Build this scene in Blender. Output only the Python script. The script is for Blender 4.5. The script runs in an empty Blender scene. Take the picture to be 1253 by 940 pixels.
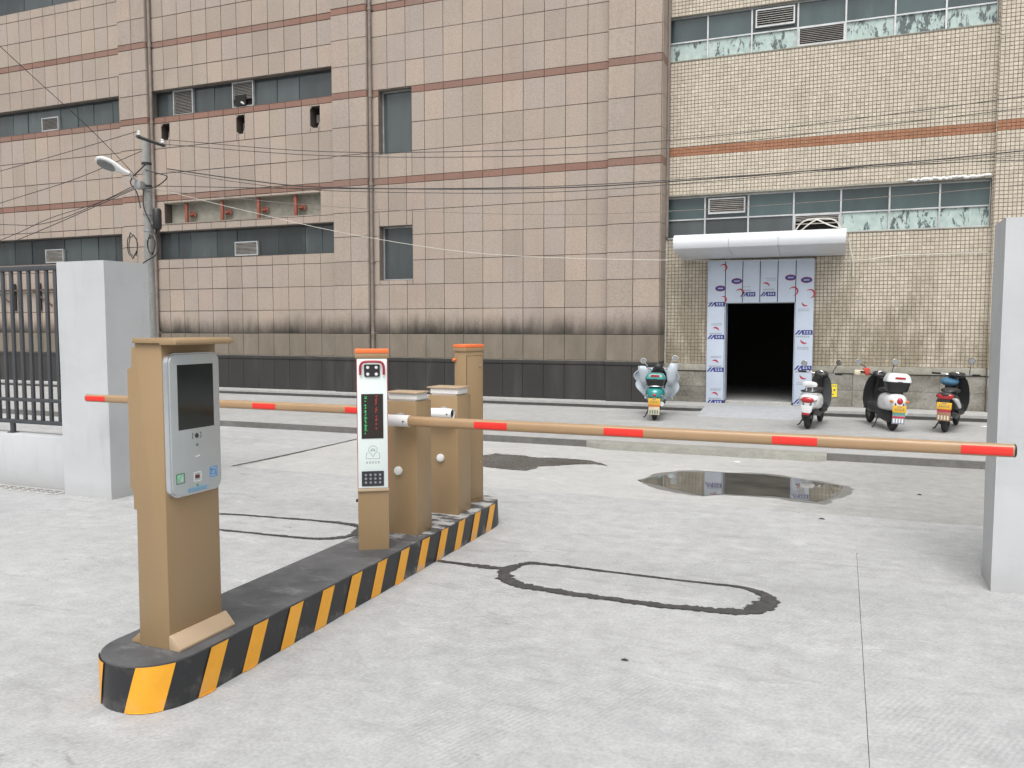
import bpy, bmesh, math, random
from mathutils import Vector, Matrix, noise as mnoise
random.seed(7)
S = 1.18                       # all lengths below are written in survey units; one unit is 1.18 m
scene = bpy.context.scene
C = scene.collection
R = math.radians

# ------------------------------------------------------------------ camera, sky, sun, exposure
cd = bpy.data.cameras.new('camera'); cam = bpy.data.objects.new('camera', cd); C.objects.link(cam)
cd.sensor_width = 36; cd.lens = 36*1000/1253; cd.clip_start = .05; cd.clip_end = 1500
cam.location = (0, 0, 1.6*S); cam.rotation_euler = (R(86.0), 0, R(22))
scene.camera = cam
world = bpy.data.worlds.new('World'); scene.world = world; world.use_nodes = True
wn = world.node_tree.nodes; wl = world.node_tree.links
SUN_EL, SUN_AZ = 60, 168       # azimuth clockwise from +Y
sky = wn.new('ShaderNodeTexSky'); sky.sky_type = 'NISHITA'; sky.sun_disc = False
sky.sun_elevation = R(SUN_EL); sky.sun_rotation = R(SUN_AZ); sky.air_density = 1.0; sky.dust_density = 6.0; sky.ozone_density = 1.0
hs = wn.new('ShaderNodeHueSaturation'); hs.inputs['Saturation'].default_value = .16      # thick cloud: almost no blue left
wl.new(sky.outputs[0], hs.inputs['Color'])
bg = wn['Background']; bg.inputs['Strength'].default_value = .15
wl.new(hs.outputs[0], bg.inputs['Color'])
sd = bpy.data.lights.new('sun', 'SUN'); sd.energy = .95; sd.angle = R(45); sd.color = (1, .985, .965)
sun = bpy.data.objects.new('sun', sd); C.objects.link(sun); sun.location = (-10, -20, 40)
az, el = R(SUN_AZ), R(SUN_EL)
sdir = Vector((math.sin(az)*math.cos(el), math.cos(az)*math.cos(el), math.sin(el)))
sun.rotation_euler = sdir.to_track_quat('Z', 'Y').to_euler()
scene.view_settings.view_transform = 'Standard'; scene.view_settings.look = 'None'
scene.view_settings.gamma = 1.0; scene.view_settings.exposure = 0.42

# ------------------------------------------------------------------ mesh helpers
ORG = {}
class MB:
    def __init__(s): s.v = []; s.f = []
    def add(s, vs, fs):
        o = len(s.v); s.v += [tuple(p) for p in vs]; s.f += [tuple(i+o for i in f) for f in fs]; return s
    def box(s, x0, x1, y0, y1, z0, z1):
        return s.add([(x0,y0,z0),(x1,y0,z0),(x1,y1,z0),(x0,y1,z0),(x0,y0,z1),(x1,y0,z1),(x1,y1,z1),(x0,y1,z1)],
                     [(0,3,2,1),(4,5,6,7),(0,1,5,4),(1,2,6,5),(2,3,7,6),(3,0,4,7)])
    def prism(s, poly, ax, a, b):
        """poly: 2-D outline; ax: axis of extrusion ('x': (y,z), 'y': (x,z), 'z': (x,y))"""
        n = len(poly)
        def p(u, w, t): return {'x': (t,u,w), 'y': (u,t,w), 'z': (u,w,t)}[ax]
        vs = [p(u,w,a) for u,w in poly] + [p(u,w,b) for u,w in poly]
        fs = [tuple(range(n))[::-1], tuple(range(n, 2*n))] + [(i,(i+1)%n,(i+1)%n+n,i+n) for i in range(n)]
        return s.add(vs, fs)
    def tube(s, pts, r, n=8, caps=True, r2=None):
        pts = [Vector(p) for p in pts]; m = len(pts); vs = []; prev = None
        for i, p in enumerate(pts):
            d = (pts[min(i+1,m-1)] - pts[max(i-1,0)]).normalized()
            if prev is None:
                up = Vector((0,0,1)) if abs(d.z) < .9 else Vector((1,0,0)); u = d.cross(up).normalized()
            else:
                u = (prev - d*prev.dot(d)); u = u.normalized() if u.length > 1e-6 else d.orthogonal().normalized()
            w = d.cross(u); prev = u
            rr = r if r2 is None else r + (r2-r)*i/(m-1)
            if isinstance(r, (list, tuple)): rr = r[i]
            vs += [p + (u*math.cos(2*math.pi*k/n) + w*math.sin(2*math.pi*k/n))*rr for k in range(n)]
        fs = [(i*n+k, i*n+(k+1)%n, (i+1)*n+(k+1)%n, (i+1)*n+k) for i in range(m-1) for k in range(n)]
        if caps: fs += [tuple(range(n))[::-1], tuple(range((m-1)*n, m*n))]
        return s.add(vs, fs)
    def lathe(s, prof, c, axis='z', n=20, closed=False):
        """prof: (radius, along) pairs revolved about an axis through c"""
        vs = []; m = len(prof); c = Vector(c)
        for r, t in prof:
            for k in range(n):
                a = 2*math.pi*k/n; u, w = r*math.cos(a), r*math.sin(a)
                vs.append(c + Vector({'z': (u,w,t), 'x': (t,u,w), 'y': (w,t,u)}[axis]))
        rng = range(m) if closed else range(m-1)
        fs = [(i*n+k, i*n+(k+1)%n, ((i+1)%m)*n+(k+1)%n, ((i+1)%m)*n+k) for i in rng for k in range(n)]
        if not closed:
            if prof[0][0] > 1e-6: fs.append(tuple(range(n))[::-1])
            if prof[-1][0] > 1e-6: fs.append(tuple(range((m-1)*n, m*n)))
        return s.add(vs, fs)
    def loft(s, rings, caps=True):
        n = len(rings[0]); m = len(rings); vs = [p for r in rings for p in r]
        fs = [(i*n+k, i*n+(k+1)%n, (i+1)*n+(k+1)%n, (i+1)*n+k) for i in range(m-1) for k in range(n)]
        if caps: fs += [tuple(range(n))[::-1], tuple(range((m-1)*n, m*n))]
        return s.add(vs, fs)
    def grid(s, P, nu, nv, thick=None):
        """P(u,v) -> point"""
        vs = [P(i/nu, j/nv) for j in range(nv+1) for i in range(nu+1)]
        fs = [(j*(nu+1)+i, j*(nu+1)+i+1, (j+1)*(nu+1)+i+1, (j+1)*(nu+1)+i) for j in range(nv) for i in range(nu)]
        return s.add(vs, fs)
    def poly(s, pts, z): return s.add([(x,y,z) for x,y in pts], [tuple(range(len(pts)))])
    def mesh(s, name, org=(0,0,0), bevel=0, seg=2, smooth=False, ang=38, solid=0):
        o = Vector(org); me = bpy.data.meshes.new(name)
        me.from_pydata([(Vector(p)-o)*S for p in s.v], [], s.f)
        bm = bmesh.new(); bm.from_mesh(me)
        bmesh.ops.remove_doubles(bm, verts=bm.verts, dist=1e-6)
        bmesh.ops.dissolve_degenerate(bm, edges=bm.edges, dist=1e-6)
        if solid: bmesh.ops.solidify(bm, geom=bm.faces[:], thickness=solid*S)
        bmesh.ops.recalc_face_normals(bm, faces=bm.faces)
        if bevel:
            es = [e for e in bm.edges if len(e.link_faces) == 2 and e.calc_face_angle(0) > .5]
            bmesh.ops.bevel(bm, geom=es, offset=bevel*S, segments=seg, profile=.5, affect='EDGES', clamp_overlap=True)
        if smooth or bevel:
            for f in bm.faces: f.smooth = True
            for e in bm.edges:
                if len(e.link_faces) == 2 and e.calc_face_angle(0) > R(ang): e.smooth = False
        bm.to_mesh(me); bm.free()
        return me
    def build(s, name, mat, parent=None, label=None, org=None, **k):
        if org is None: org = ORG.get(parent.name, Vector((0,0,0))) if parent else Vector((0,0,0))
        me = s.mesh(name, org, **k); me.materials.append(mat)
        o = bpy.data.objects.new(name, me); C.objects.link(o)
        if parent: o.parent = parent
        if label: o['label'] = label
        ORG[o.name] = Vector(org); return o
def tag(o, label, cat=None, group=None, kind=None):
    o['label'] = label
    if cat: o['category'] = cat
    if group: o['group'] = group
    if kind: o['kind'] = kind
    return o
def thing(name, label, cat, loc, rotz=None, group=None, rot=None, scale=1):
    """Empty at the thing's base. rotz/rot given: parts are in local coordinates, else in scene coordinates"""
    o = bpy.data.objects.new(name, None); C.objects.link(o); o.empty_display_size = .2
    o.location = Vector(loc)*S
    if rotz is not None: o.rotation_euler = (0,0,rotz); ORG[o.name] = Vector((0,0,0))
    elif rot is not None: o.rotation_euler = rot; ORG[o.name] = Vector((0,0,0))
    else: ORG[o.name] = Vector(loc)
    o.scale = (scale,)*3
    return tag(o, label, cat, group)
def se_ring(c, a, b, n=2.5, axis='y', N=16, tilt=0):
    """superellipse ring: half-width a (x), half-height b"""
    out = []
    for k in range(N):
        t = 2*math.pi*(k+.5)/N; co, si = math.cos(t), math.sin(t)
        u = a*math.copysign(abs(co)**(2/n), co); w = b*math.copysign(abs(si)**(2/n), si)
        if axis == 'y': p = Vector((u, -w*math.sin(tilt), w*math.cos(tilt)))
        elif axis == 'z': p = Vector((u, w, 0))
        else: p = Vector((0, u, w))
        out.append(Vector(c)+p)
    return out
def smooth_path(pts, n=8):
    pts = [Vector(p) for p in pts]; P = [pts[0]*2-pts[1]] + pts + [pts[-1]*2-pts[-2]]; out = []
    for i in range(1, len(P)-2):
        for k in range(n):
            t = k/n; a,b,c,d = P[i-1:i+3]
            out.append(.5*((2*b)+(c-a)*t+(2*a-5*b+4*c-d)*t*t+(3*b-a-3*c+d)*t**3))
    return out + [pts[-1]]
def subtract(rects, h):
    out = []
    hx0,hx1,hz0,hz1 = h
    for x0,x1,z0,z1 in rects:
        a,b,c,d = max(x0,hx0),min(x1,hx1),max(z0,hz0),min(z1,hz1)
        if a >= b-1e-6 or c >= d-1e-6: out.append((x0,x1,z0,z1)); continue
        if x0 < a: out.append((x0,a,z0,z1))
        if b < x1: out.append((b,x1,z0,z1))
        if z0 < c: out.append((a,b,z0,c))
        if d < z1: out.append((a,b,d,z1))
    return [r for r in out if r[1]-r[0] > .012 and r[3]-r[2] > .012]

# ------------------------------------------------------------------ material helpers
class NT:
    def __init__(s, name):
        s.m = bpy.data.materials.new(name); s.m.use_nodes = True; s.t = s.m.node_tree; s.p = s.t.nodes['Principled BSDF']
    def n(s, ty, **k):
        x = s.t.nodes.new(ty)
        for a, b in k.items(): setattr(x, a, b)
        return x
    def l(s, a, b): s.t.links.new(a, b)
    def pos(s, scale=(1,1,1), obj=False):
        if obj: src = s.n('ShaderNodeTexCoord').outputs['Object']
        else: src = s.n('ShaderNodeNewGeometry').outputs['Position']
        m = s.n('ShaderNodeMapping'); m.inputs['Scale'].default_value = tuple(v/S for v in scale); s.l(src, m.inputs['Vector']); return m.outputs[0]
    def noise(s, vec, scale, detail=4, rough=.55, dist=0):
        x = s.n('ShaderNodeTexNoise'); x.inputs['Scale'].default_value = scale; x.inputs['Detail'].default_value = detail
        x.inputs['Roughness'].default_value = rough; x.inputs['Distortion'].default_value = dist
        s.l(vec, x.inputs['Vector']); return x.outputs['Fac']
    def ramp(s, fac, stops):
        x = s.n('ShaderNodeValToRGB'); e = x.color_ramp.elements
        while len(e) > len(stops): e.remove(e[-1])
        while len(e) < len(stops): e.new(1)
        for i, (p, c) in enumerate(stops):
            e[i].position = p; e[i].color = (c,c,c,1) if isinstance(c, (int,float)) else (*c,1)
        s.l(fac, x.inputs[0]); return x.outputs[0]
    def mix(s, fac, a, b, mode='MIX'):
        x = s.n('ShaderNodeMix', data_type='RGBA', blend_type=mode)
        for sock, v in ((x.inputs['Factor'], fac), (x.inputs['A'], a), (x.inputs['B'], b)):
            if isinstance(v, (int,float)): sock.default_value = v if sock.type == 'VALUE' else (v,v,v,1)
            elif isinstance(v, tuple): sock.default_value = (*v,1)
            else: s.l(v, sock)
        return x.outputs['Result']
    def math(s, op, a, b=None, clamp=False):
        x = s.n('ShaderNodeMath', operation=op); x.use_clamp = clamp
        for i, v in enumerate((a,b)):
            if v is None: continue
            if isinstance(v, (int,float)): x.inputs[i].default_value = v
            else: s.l(v, x.inputs[i])
        return x.outputs[0]
    def xyz(s, vec):
        x = s.n('ShaderNodeSeparateXYZ'); s.l(vec, x.inputs[0]); return x.outputs
    def smooth(s, v, a, b):
        x = s.n('ShaderNodeMapRange', interpolation_type='SMOOTHSTEP'); x.inputs[1].default_value = a; x.inputs[2].default_value = b
        s.l(v, x.inputs[0]); return x.outputs[0]
    def bump(s, h, strength, dist=.01):
        x = s.n('ShaderNodeBump'); x.inputs['Strength'].default_value = strength; x.inputs['Distance'].default_value = dist
        s.l(h, x.inputs['Height']); s.l(x.outputs[0], s.p.inputs['Normal'])
    def col(s, v):
        if isinstance(v, tuple): s.p.inputs['Base Color'].default_value = (*v,1)
        else: s.l(v, s.p.inputs['Base Color'])
    def set(s, **k):
        for a, b in k.items():
            i = s.p.inputs[a.replace('_',' ')]
            if isinstance(b, (int,float)): i.default_value = b
            elif isinstance(b, tuple): i.default_value = (*b,1)
            else: s.l(b, i)
def basic(name, c, rough=.5, metal=0, var=.12, scale=6, bump=0, bscale=80, obj=True, spec=.5, coat=0, dirt=0):
    t = NT(name); v = t.pos(obj=obj)
    f = t.noise(v, scale, 5)
    lo = tuple(x*(1-var) for x in c); hi = tuple(min(1,x*(1+var)) for x in c)
    k = t.ramp(f, [(.3, lo), (.7, hi)])
    if dirt:
        d = t.noise(v, scale*2.3, 7, .65)
        k = t.mix(t.math('MULTIPLY', t.smooth(d, .52, .72), dirt), k, tuple(x*.45+.03 for x in c))
    t.col(k); t.set(Roughness=t.math('ADD', rough-.06, t.math('MULTIPLY', f, .12), True), Metallic=metal, Specular_IOR_Level=spec, Coat_Weight=coat)
    if bump: t.bump(t.noise(v, bscale, 3), bump, .004)
    return t.m
def emit(name, c, e):
    t = NT(name); t.col(tuple(x*.3 for x in c)); t.set(Emission_Color=c, Emission_Strength=e, Roughness=.5); return t.m

def make_granite(name, base, red=False):
    t = NT(name); v = t.pos(); z = t.xyz(v)[2]
    oi = t.n('ShaderNodeObjectInfo').outputs['Random']; ri = t.n('ShaderNodeNewGeometry').outputs['Random Per Island']
    r = t.math('FRACT', t.math('ADD', t.math('MULTIPLY', oi, 7.3), t.math('MULTIPLY', ri, 3.7)))
    sp = t.noise(v, 38, 3, .8)
    c = t.ramp(sp, [(.30, tuple(x*.74 for x in base)), (.5, base), (.72, tuple(min(1,x*1.17) for x in base))])
    c = t.mix(1, c, t.ramp(r, [(0, (.86,.84,.82)), (.2, (.97,.97,.93)), (.45, (1.0,.95,.93)), (.7, (.95,.95,.96)), (.85, (1.01,.99,.96)), (1, (1.08,1.03,.98))]), 'MULTIPLY')
    # rain streaks and soot, as on the wall itself
    st = t.noise(t.pos((5,5,.35)), 1, 5, .6)
    c = t.mix(t.math('MULTIPLY', t.smooth(st, .5, .75), .22), c, (.20,.17,.14))
    big = t.noise(t.pos((.5,.5,.5)), 1, 4)
    c = t.mix(t.math('MULTIPLY', t.smooth(big, .42, .68), .30), c, (.235,.20,.17))
    if not red:
        zz = t.math('ADD', z, t.math('MULTIPLY', t.math('SUBTRACT', t.noise(t.pos((4,4,1.2)), 1, 5, .65), .5), .42))
        up = t.math('SUBTRACT', 1, t.smooth(zz, 1.40, 1.92))                 # black run-off stain above the ledge joint
        at = t.smooth(z, 1.446, 1.456)
        pt = t.ramp(t.noise(t.pos((.55,.55,.2)), 1, 3), [(.3, .72), (.6, 1.0)])
        c = t.mix(t.math('MULTIPLY', t.math('MULTIPLY', up, at), t.math('MULTIPLY', pt, 1.0)), c, (.022,.020,.016))
        low = t.math('SUBTRACT', 1, t.smooth(z, 1.43, 1.47))                  # dirtier lowest course
        lown = t.ramp(t.noise(t.pos((3,3,1.2)), 1, 6, .65), [(.3, .58), (.7, .90)])
        c = t.mix(t.math('MULTIPLY', low, lown), c, (.13,.115,.085))
    t.col(c); t.set(Roughness=.55, Specular_IOR_Level=.35)
    t.bump(sp, .12, .003); return t.m
granite = make_granite('granite', (.362,.306,.262))
granite_red = make_granite('red_granite', (.235,.135,.105), True)
grout = basic('dark_grout', (.078,.062,.051), .9, obj=False)

def make_mosaic(name, base, pitch):
    t = NT(name); v = t.pos(); x,y,z = t.xyz(v)
    ri = t.n('ShaderNodeNewGeometry').outputs['Random Per Island']
    c = t.ramp(ri, [(0, tuple(a*.88 for a in base)), (.3, tuple(a*.97 for a in base)), (.75, base), (1, tuple(min(1,a*1.10) for a in base))])
    g = t.noise(t.pos((2.2,2.2,.8)), 1, 7, .65)
    low = t.math('SUBTRACT', 1, t.smooth(z, 1.0, 3.2))
    d = t.math('MULTIPLY', t.smooth(t.math('ADD', g, t.math('MULTIPLY', low, .13)), .50, .70), t.math('ADD', .22, t.math('MULTIPLY', low, .68)))
    c = t.mix(t.math('MULTIPLY', d, .8), c, (.20,.17,.105))
    t.col(c); t.set(Roughness=.32, Specular_IOR_Level=.45); return t.m
mosaic = make_mosaic('cream_tile', (.525,.468,.380), .077)
mosaic_red = make_mosaic('terracotta_tile', (.33,.145,.075), .077)
mgrout = basic('tile_grout', (.225,.19,.155), .95, obj=False, var=.35, scale=3)

t = NT('polished_black_stone'); v = t.pos()
s1 = t.noise(v, 55, 3, .8); s2 = t.noise(t.pos((3,3,.5)), 1, 6, .6)
k = t.ramp(s1, [(.35,(.022,.021,.020)), (.7,(.043,.041,.039))])
k = t.mix(t.math('MULTIPLY', t.smooth(s2,.5,.78), .35), k, (.10,.092,.083))
t.col(k); t.set(Roughness=t.ramp(s2, [(.3,.3),(.7,.6)])); blackstone = t.m

def make_concrete(name, c0, c1, dirt=.35, fine=True, brush=True, wet=0, damp=None):
    t = NT(name); v = t.pos()
    n1 = t.noise(v, .45, 8, .66, .3); n2 = t.noise(v, 7.5, 8, .7); n3 = t.noise(v, 55, 4, .7)
    c = t.ramp(n1, [(.25, c0), (.75, c1)])
    c = t.mix(.42, c, t.ramp(n2, [(.3, tuple(x*.84 for x in c0)), (.7, tuple(min(1,x*1.06) for x in c1))]))
    sw = t.noise(t.pos((1.1,5.5,1)), 1, 9, .72, .9)            # trowel sweeps and tyre dust
    c = t.mix(t.math('MULTIPLY', t.smooth(sw, .52, .78), dirt), c, tuple(x*.62 for x in c0))
    wh = t.noise(t.pos((1.7,3.6,1)), 1, 10, .76, 1.1)
    c = t.mix(t.math('MULTIPLY', t.smooth(wh, .52, .74), .55), c, tuple(min(1,x*1.22) for x in c1))
    sp = t.noise(v, 11, 2, .5); c = t.mix(t.math('MULTIPLY', t.smooth(sp, .75, .79), .35), c, (.10,.095,.09))
    c = t.mix(.5, c, t.mix(1, c, t.ramp(n3, [(.25,.62),(.75,1.32)]), 'MULTIPLY'))
    if brush:  # sparse scuffs and hairline cracks
        a = t.smooth(t.noise(v, .9, 3), .56, .66); b = t.smooth(t.noise(t.pos((3.5,9,1)), 1, 9, .8, 1.5), .54, .66)
        c = t.mix(t.math('MULTIPLY', t.math('MULTIPLY', a, b), .55), c, (.12,.118,.112))
        vo = t.n('ShaderNodeTexVoronoi', feature='DISTANCE_TO_EDGE'); vo.inputs['Scale'].default_value = .42
        wv = t.n('ShaderNodeVectorMath', operation='ADD'); nz = t.n('ShaderNodeTexNoise'); nz.inputs['Scale'].default_value = 2.2; nz.inputs['Detail'].default_value = 6; t.l(v, nz.inputs['Vector'])
        sc_ = t.n('ShaderNodeVectorMath', operation='SCALE'); sc_.inputs['Scale'].default_value = .55; t.l(nz.outputs['Color'], sc_.inputs[0]); t.l(v, wv.inputs[0]); t.l(sc_.outputs[0], wv.inputs[1]); t.l(wv.outputs[0], vo.inputs['Vector'])
        cr = t.math('MULTIPLY', t.math('SUBTRACT', 1, t.smooth(vo.outputs['Distance'], .0005, .0028)), t.smooth(t.noise(v, .6, 2), .55, .62))
        c = t.mix(t.math('MULTIPLY', cr, .15), c, (.13,.128,.122))
    if damp:   # damp, silted ground round the puddle
        x_, y_, z_ = t.xyz(v)
        nn = t.math('MULTIPLY', t.math('SUBTRACT', t.noise(t.pos((.5,1.4,1)), 1, 6, .6, .6), .5), 3.2)
        f = t.math('MULTIPLY', t.smooth(t.math('ADD', x_, nn), -1.6, .9), .62)
        c = t.mix(f, c, t.ramp(n2, [(.3, (.17,.17,.16)), (.7, (.29,.288,.275))]))
    h = n3
    if brush:
        m = t.n('ShaderNodeMapping'); m.inputs['Rotation'].default_value = (0,0,R(24)); t.l(v, m.inputs['Vector'])
        w = t.n('ShaderNodeTexWave', wave_type='BANDS'); w.inputs['Scale'].default_value = 13; w.inputs['Distortion'].default_value = 2.5
        w.inputs['Detail'].default_value = 3; w.inputs['Detail Scale'].default_value = 2.2; t.l(m.outputs[0], w.inputs['Vector'])
        pm = t.smooth(t.noise(v, .8, 3), .44, .6)
        wf = t.math('MULTIPLY', w.outputs['Fac'], pm)
        c = t.mix(t.math('MULTIPLY', wf, .10), c, tuple(x*.6 for x in c0))
        h = t.math('ADD', n3, t.math('MULTIPLY', wf, .9))
    t.col(c); t.set(Roughness=t.ramp(n2, [(.3,.72-wet),(.7,.9-wet)]), Specular_IOR_Level=.35)
    t.bump(h, .30, .006); return t.m
conc = make_concrete('yard_concrete', (.285,.289,.289), (.455,.459,.458), .5)
conc_far = make_concrete('damp_concrete', (.34,.34,.33), (.48,.48,.465), .5, wet=.1, damp=True)
conc_road = make_concrete('road_concrete', (.27,.272,.268), (.41,.41,.40), .35, brush=False)
conc_walk = make_concrete('sidewalk_concrete', (.31,.31,.30), (.45,.445,.43), .4, brush=False)
conc_ramp = make_concrete('mossy_concrete', (.19,.19,.165), (.30,.30,.262), .4, brush=False)
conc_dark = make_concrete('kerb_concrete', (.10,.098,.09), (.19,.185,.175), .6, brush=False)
conc_door = make_concrete('door_slab_concrete', (.30,.315,.33), (.40,.415,.43), .2, brush=False)
earth = basic('joint_earth', (.085,.082,.076), .95, obj=False)

t = NT('stone_plinth'); v = t.pos(); z = t.xyz(v)[2]
n1 = t.noise(t.pos((1.6,1.6,2.4)), 1, 7, .66); n2 = t.noise(v, 26, 4, .7)
k = t.ramp(n1, [(.32,(.33,.32,.295)), (.50,(.20,.185,.145)), (.66,(.07,.06,.042))])
k = t.mix(.35, k, t.ramp(n2, [(.3,(.10,.09,.075)),(.7,(.42,.41,.38))]))
oi = t.n('ShaderNodeObjectInfo').outputs['Random']; k = t.mix(1, k, t.ramp(oi, [(0,.74),(1,1.12)]), 'MULTIPLY')
t.col(k); t.set(Roughness=.75); t.bump(n2, .3, .004); plinthstone = t.m

def make_plaster(name, c):
    t = NT(name); v = t.pos(); x,y,z = t.xyz(v)
    n1 = t.noise(t.pos((.9,.9,1.6)), 1, 6, .6, .5); n2 = t.noise(v, 30, 4, .6)
    k = t.ramp(n1, [(.3, tuple(a*.89 for a in c)), (.7, tuple(a*1.04 for a in c))])
    sm = t.noise(t.pos((7,7,1.3)), 1, 5, .6)
    k = t.mix(t.math('MULTIPLY', t.smooth(sm,.50,.75), .24), k, tuple(a*.66 for a in c))
    k = t.mix(t.math('MULTIPLY', t.math('SUBTRACT', 1, t.smooth(t.math('ADD', z, t.math('MULTIPLY', n1, .12)), .06, .26)), .35), k, (.36,.35,.33))
    t.col(k); t.set(Roughness=.62); t.bump(t.math('ADD', n2, t.math('MULTIPLY', n1, 2)), .22, .006); return t.m
plaster = make_plaster('grey_plaster_paint', (.48,.495,.505))

def make_glass(name, c, rough=.06):
    t = NT(name); oi = t.n('ShaderNodeObjectInfo').outputs['Random']
    v = t.pos((2.5,2.5,.6)); n = t.noise(v, 1, 5, .6)
    k = t.ramp(n, [(.3, tuple(a*.75 for a in c)), (.62, c), (.8, tuple(a*1.7+.01 for a in c))])
    k = t.mix(1, k, t.ramp(oi, [(0,.6),(1,1.35)]), 'MULTIPLY')
    t.col(k); t.set(Roughness=t.ramp(n, [(.3,rough),(.75,rough+.14)]), Specular_IOR_Level=.65, IOR=1.5)
    t.bump(t.noise(t.pos(), 1.7, 2), .06, .02); return t.m
glass = make_glass('tinted_glass', (.070,.083,.084))
glass_green = make_glass('green_tinted_glass', (.055,.082,.084), .12)
t = NT('peeling_pale_paint_on_glass'); v = t.pos()
n1 = t.noise(t.pos((8,8,3.2)), 1, 7, .72, .4); oi = t.n('ShaderNodeObjectInfo').outputs['Random']
n1 = t.math('ADD', n1, t.math('MULTIPLY', t.math('SUBTRACT', oi, .5), .12))
k = t.mix(t.smooth(n1, .525, .57), t.ramp(t.noise(v, 9, 4), [(.3,(.32,.42,.395)),(.7,(.46,.54,.51))]), (.085,.11,.11))
t.col(k); t.set(Roughness=.5); peeling = t.m

alum = basic('aluminium_frame', (.52,.53,.53), .42, .55, var=.15, dirt=.3)
louvre_mat = basic('louvre_grey', (.42,.40,.37), .5, .2, dirt=.5)
dark = basic('dark_void', (.012,.011,.010), .9)
rust = basic('red_oxide_steel', (.27,.085,.055), .75, dirt=.5)
rust_dark = basic('rusty_brown_steel', (.085,.055,.042), .8)
oldconc = make_concrete('old_render', (.20,.185,.15), (.40,.385,.33), .7, brush=False)
pipe_mat = basic('drainpipe_brown', (.20,.168,.145), .5, var=.2, dirt=.3)
t = NT('tan_powder_coat'); v = t.pos(obj=True)
n1 = t.noise(t.pos((26,26,.5),obj=True), 1, 4, .6); n2 = t.noise(v, 2.2, 5); n3 = t.noise(v, 260, 2)
k = t.ramp(n1, [(.3,(.290,.196,.101)),(.7,(.300,.204,.107))]); k = t.mix(.4, k, t.ramp(n2, [(.3,(.275,.185,.094)),(.7,(.32,.219,.118))]))
d = t.noise(t.pos((9,9,2),obj=True), 1, 7, .7); k = t.mix(t.math('MULTIPLY', t.smooth(d,.58,.80), .12), k, (.36,.32,.26))
t.col(k); t.set(Roughness=t.ramp(n2, [(.3,.36),(.7,.5)])); t.bump(n3, .05, .002); tan = t.m
tan_light = basic('light_tan_sheet', (.40,.295,.195), .45, var=.05)
tan_arm = basic('tan_arm_coat', (.34,.222,.122), .34, var=.05)
orange = basic('orange_cap', (.76,.17,.045), .4, var=.05)
red = basic('red_reflective', (.70,.032,.022), .38, var=.06, scale=25)
white_p = basic('white_plastic', (.72,.72,.71), .4, var=.05)
foam = basic('white_foam', (.70,.695,.68), .7, var=.1, bump=.3, bscale=60)
black_p = basic('black_plastic', (.017,.017,.018), .42, var=.2)
silver = basic('silver_bezel', (.47,.50,.505), .36, .55, var=.04)
silver_edge = basic('silver_bezel_edge', (.60,.62,.64), .25, .8, var=.03)
screen = basic('dark_screen', (.010,.014,.013), .10, var=.3, spec=.6)
panel_w = basic('pale_glass_panel', (.66,.735,.715), .12, var=.03)
keypad_m = basic('keypad_black', (.025,.027,.035), .3)
led_bg = basic('led_matrix', (.018,.012,.010), .4)
led_g = emit('led_green', (.05,.60,.17), .85)
led_r = emit('led_red', (.55,.045,.04), .5)
ink = basic('grey_ink', (.13,.17,.17), .6)
blue_ink = basic('blue_ink', (.06,.28,.62), .5)
green_ink = basic('green_ink', (.04,.22,.09), .5)
navy = basic('navy_print', (.030,.034,.20), .45)
red_ink = basic('red_print', (.42,.03,.05), .45)
film = basic('white_blue_film', (.50,.565,.665), .35, var=.05, scale=2)
steel = basic('dark_fence_paint', (.050,.054,.060), .45, var=.15)
galv = basic('galvanised', (.34,.35,.35), .4, .6, var=.2)
t = NT('pole_concrete'); v = t.pos(); n1 = t.noise(t.pos((6,6,1)), 1, 6, .65); n2 = t.noise(v, 40, 3, .7)
k = t.ramp(n1, [(.3,(.17,.17,.165)),(.7,(.36,.36,.345))]); k = t.mix(.3, k, t.ramp(n2,[(.3,(.12,.12,.12)),(.7,(.42,.42,.40))]))
t.col(k); t.set(Roughness=.85); t.bump(n2,.3,.004); pole_m = t.m
cable = basic('black_cable', (.02,.02,.021), .55)
cable_w = basic('white_cable', (.60,.58,.52), .5)
t = NT('island_top_paint'); v = t.pos(); n1 = t.noise(v, 3.2, 7, .66); n2 = t.noise(t.pos((5,9,5)), 1, 8, .72); x,y,z = t.xyz(v)
k = t.ramp(n1, [(.3,(.045,.047,.050)),(.7,(.105,.107,.110))])
far = t.smooth(y, 4.3, 5.0)
k = t.mix(t.math('MULTIPLY', t.smooth(n2,.52,.70), .55), k, (.20,.205,.205))
k = t.mix(t.math('MULTIPLY', t.smooth(t.math('ADD', n2, t.math('MULTIPLY', far,.10)), .56, .64), far), k, (.42,.42,.41))
t.col(k); t.set(Roughness=.55); t.bump(n2,.35,.006); island_top = t.m
def make_kerb_paint(name, c, wear):
    t = NT(name); v = t.pos(); x,y,z = t.xyz(v); n = t.noise(v, 7, 7, .7); n2 = t.noise(v, 30, 4, .7)
    k = t.ramp(n, [(.3, tuple(a*.9 for a in c)), (.7, tuple(a*1.08 for a in c))])
    far = t.math('ADD', .35, t.math('MULTIPLY', t.smooth(y, 3.4, 5.0), .65))
    w = t.math('MULTIPLY', t.smooth(t.math('ADD', n, t.math('MULTIPLY', t.math('SUBTRACT', 1, t.smooth(z, 0, .11)), .09)), .55, .74), far)
    k = t.mix(t.math('MULTIPLY', w, wear), k, (.33,.32,.30))
    t.col(k); t.set(Roughness=.42); t.bump(n2,.15,.004); return t.m
kerb_black = make_kerb_paint('kerb_black_paint', (.020,.021,.023), .55)
kerb_yellow = make_kerb_paint('kerb_yellow_paint', (.78,.36,.022), .65)
t = NT('black_sealant'); v = t.pos(); n = t.noise(v, 22, 6, .7)
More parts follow.
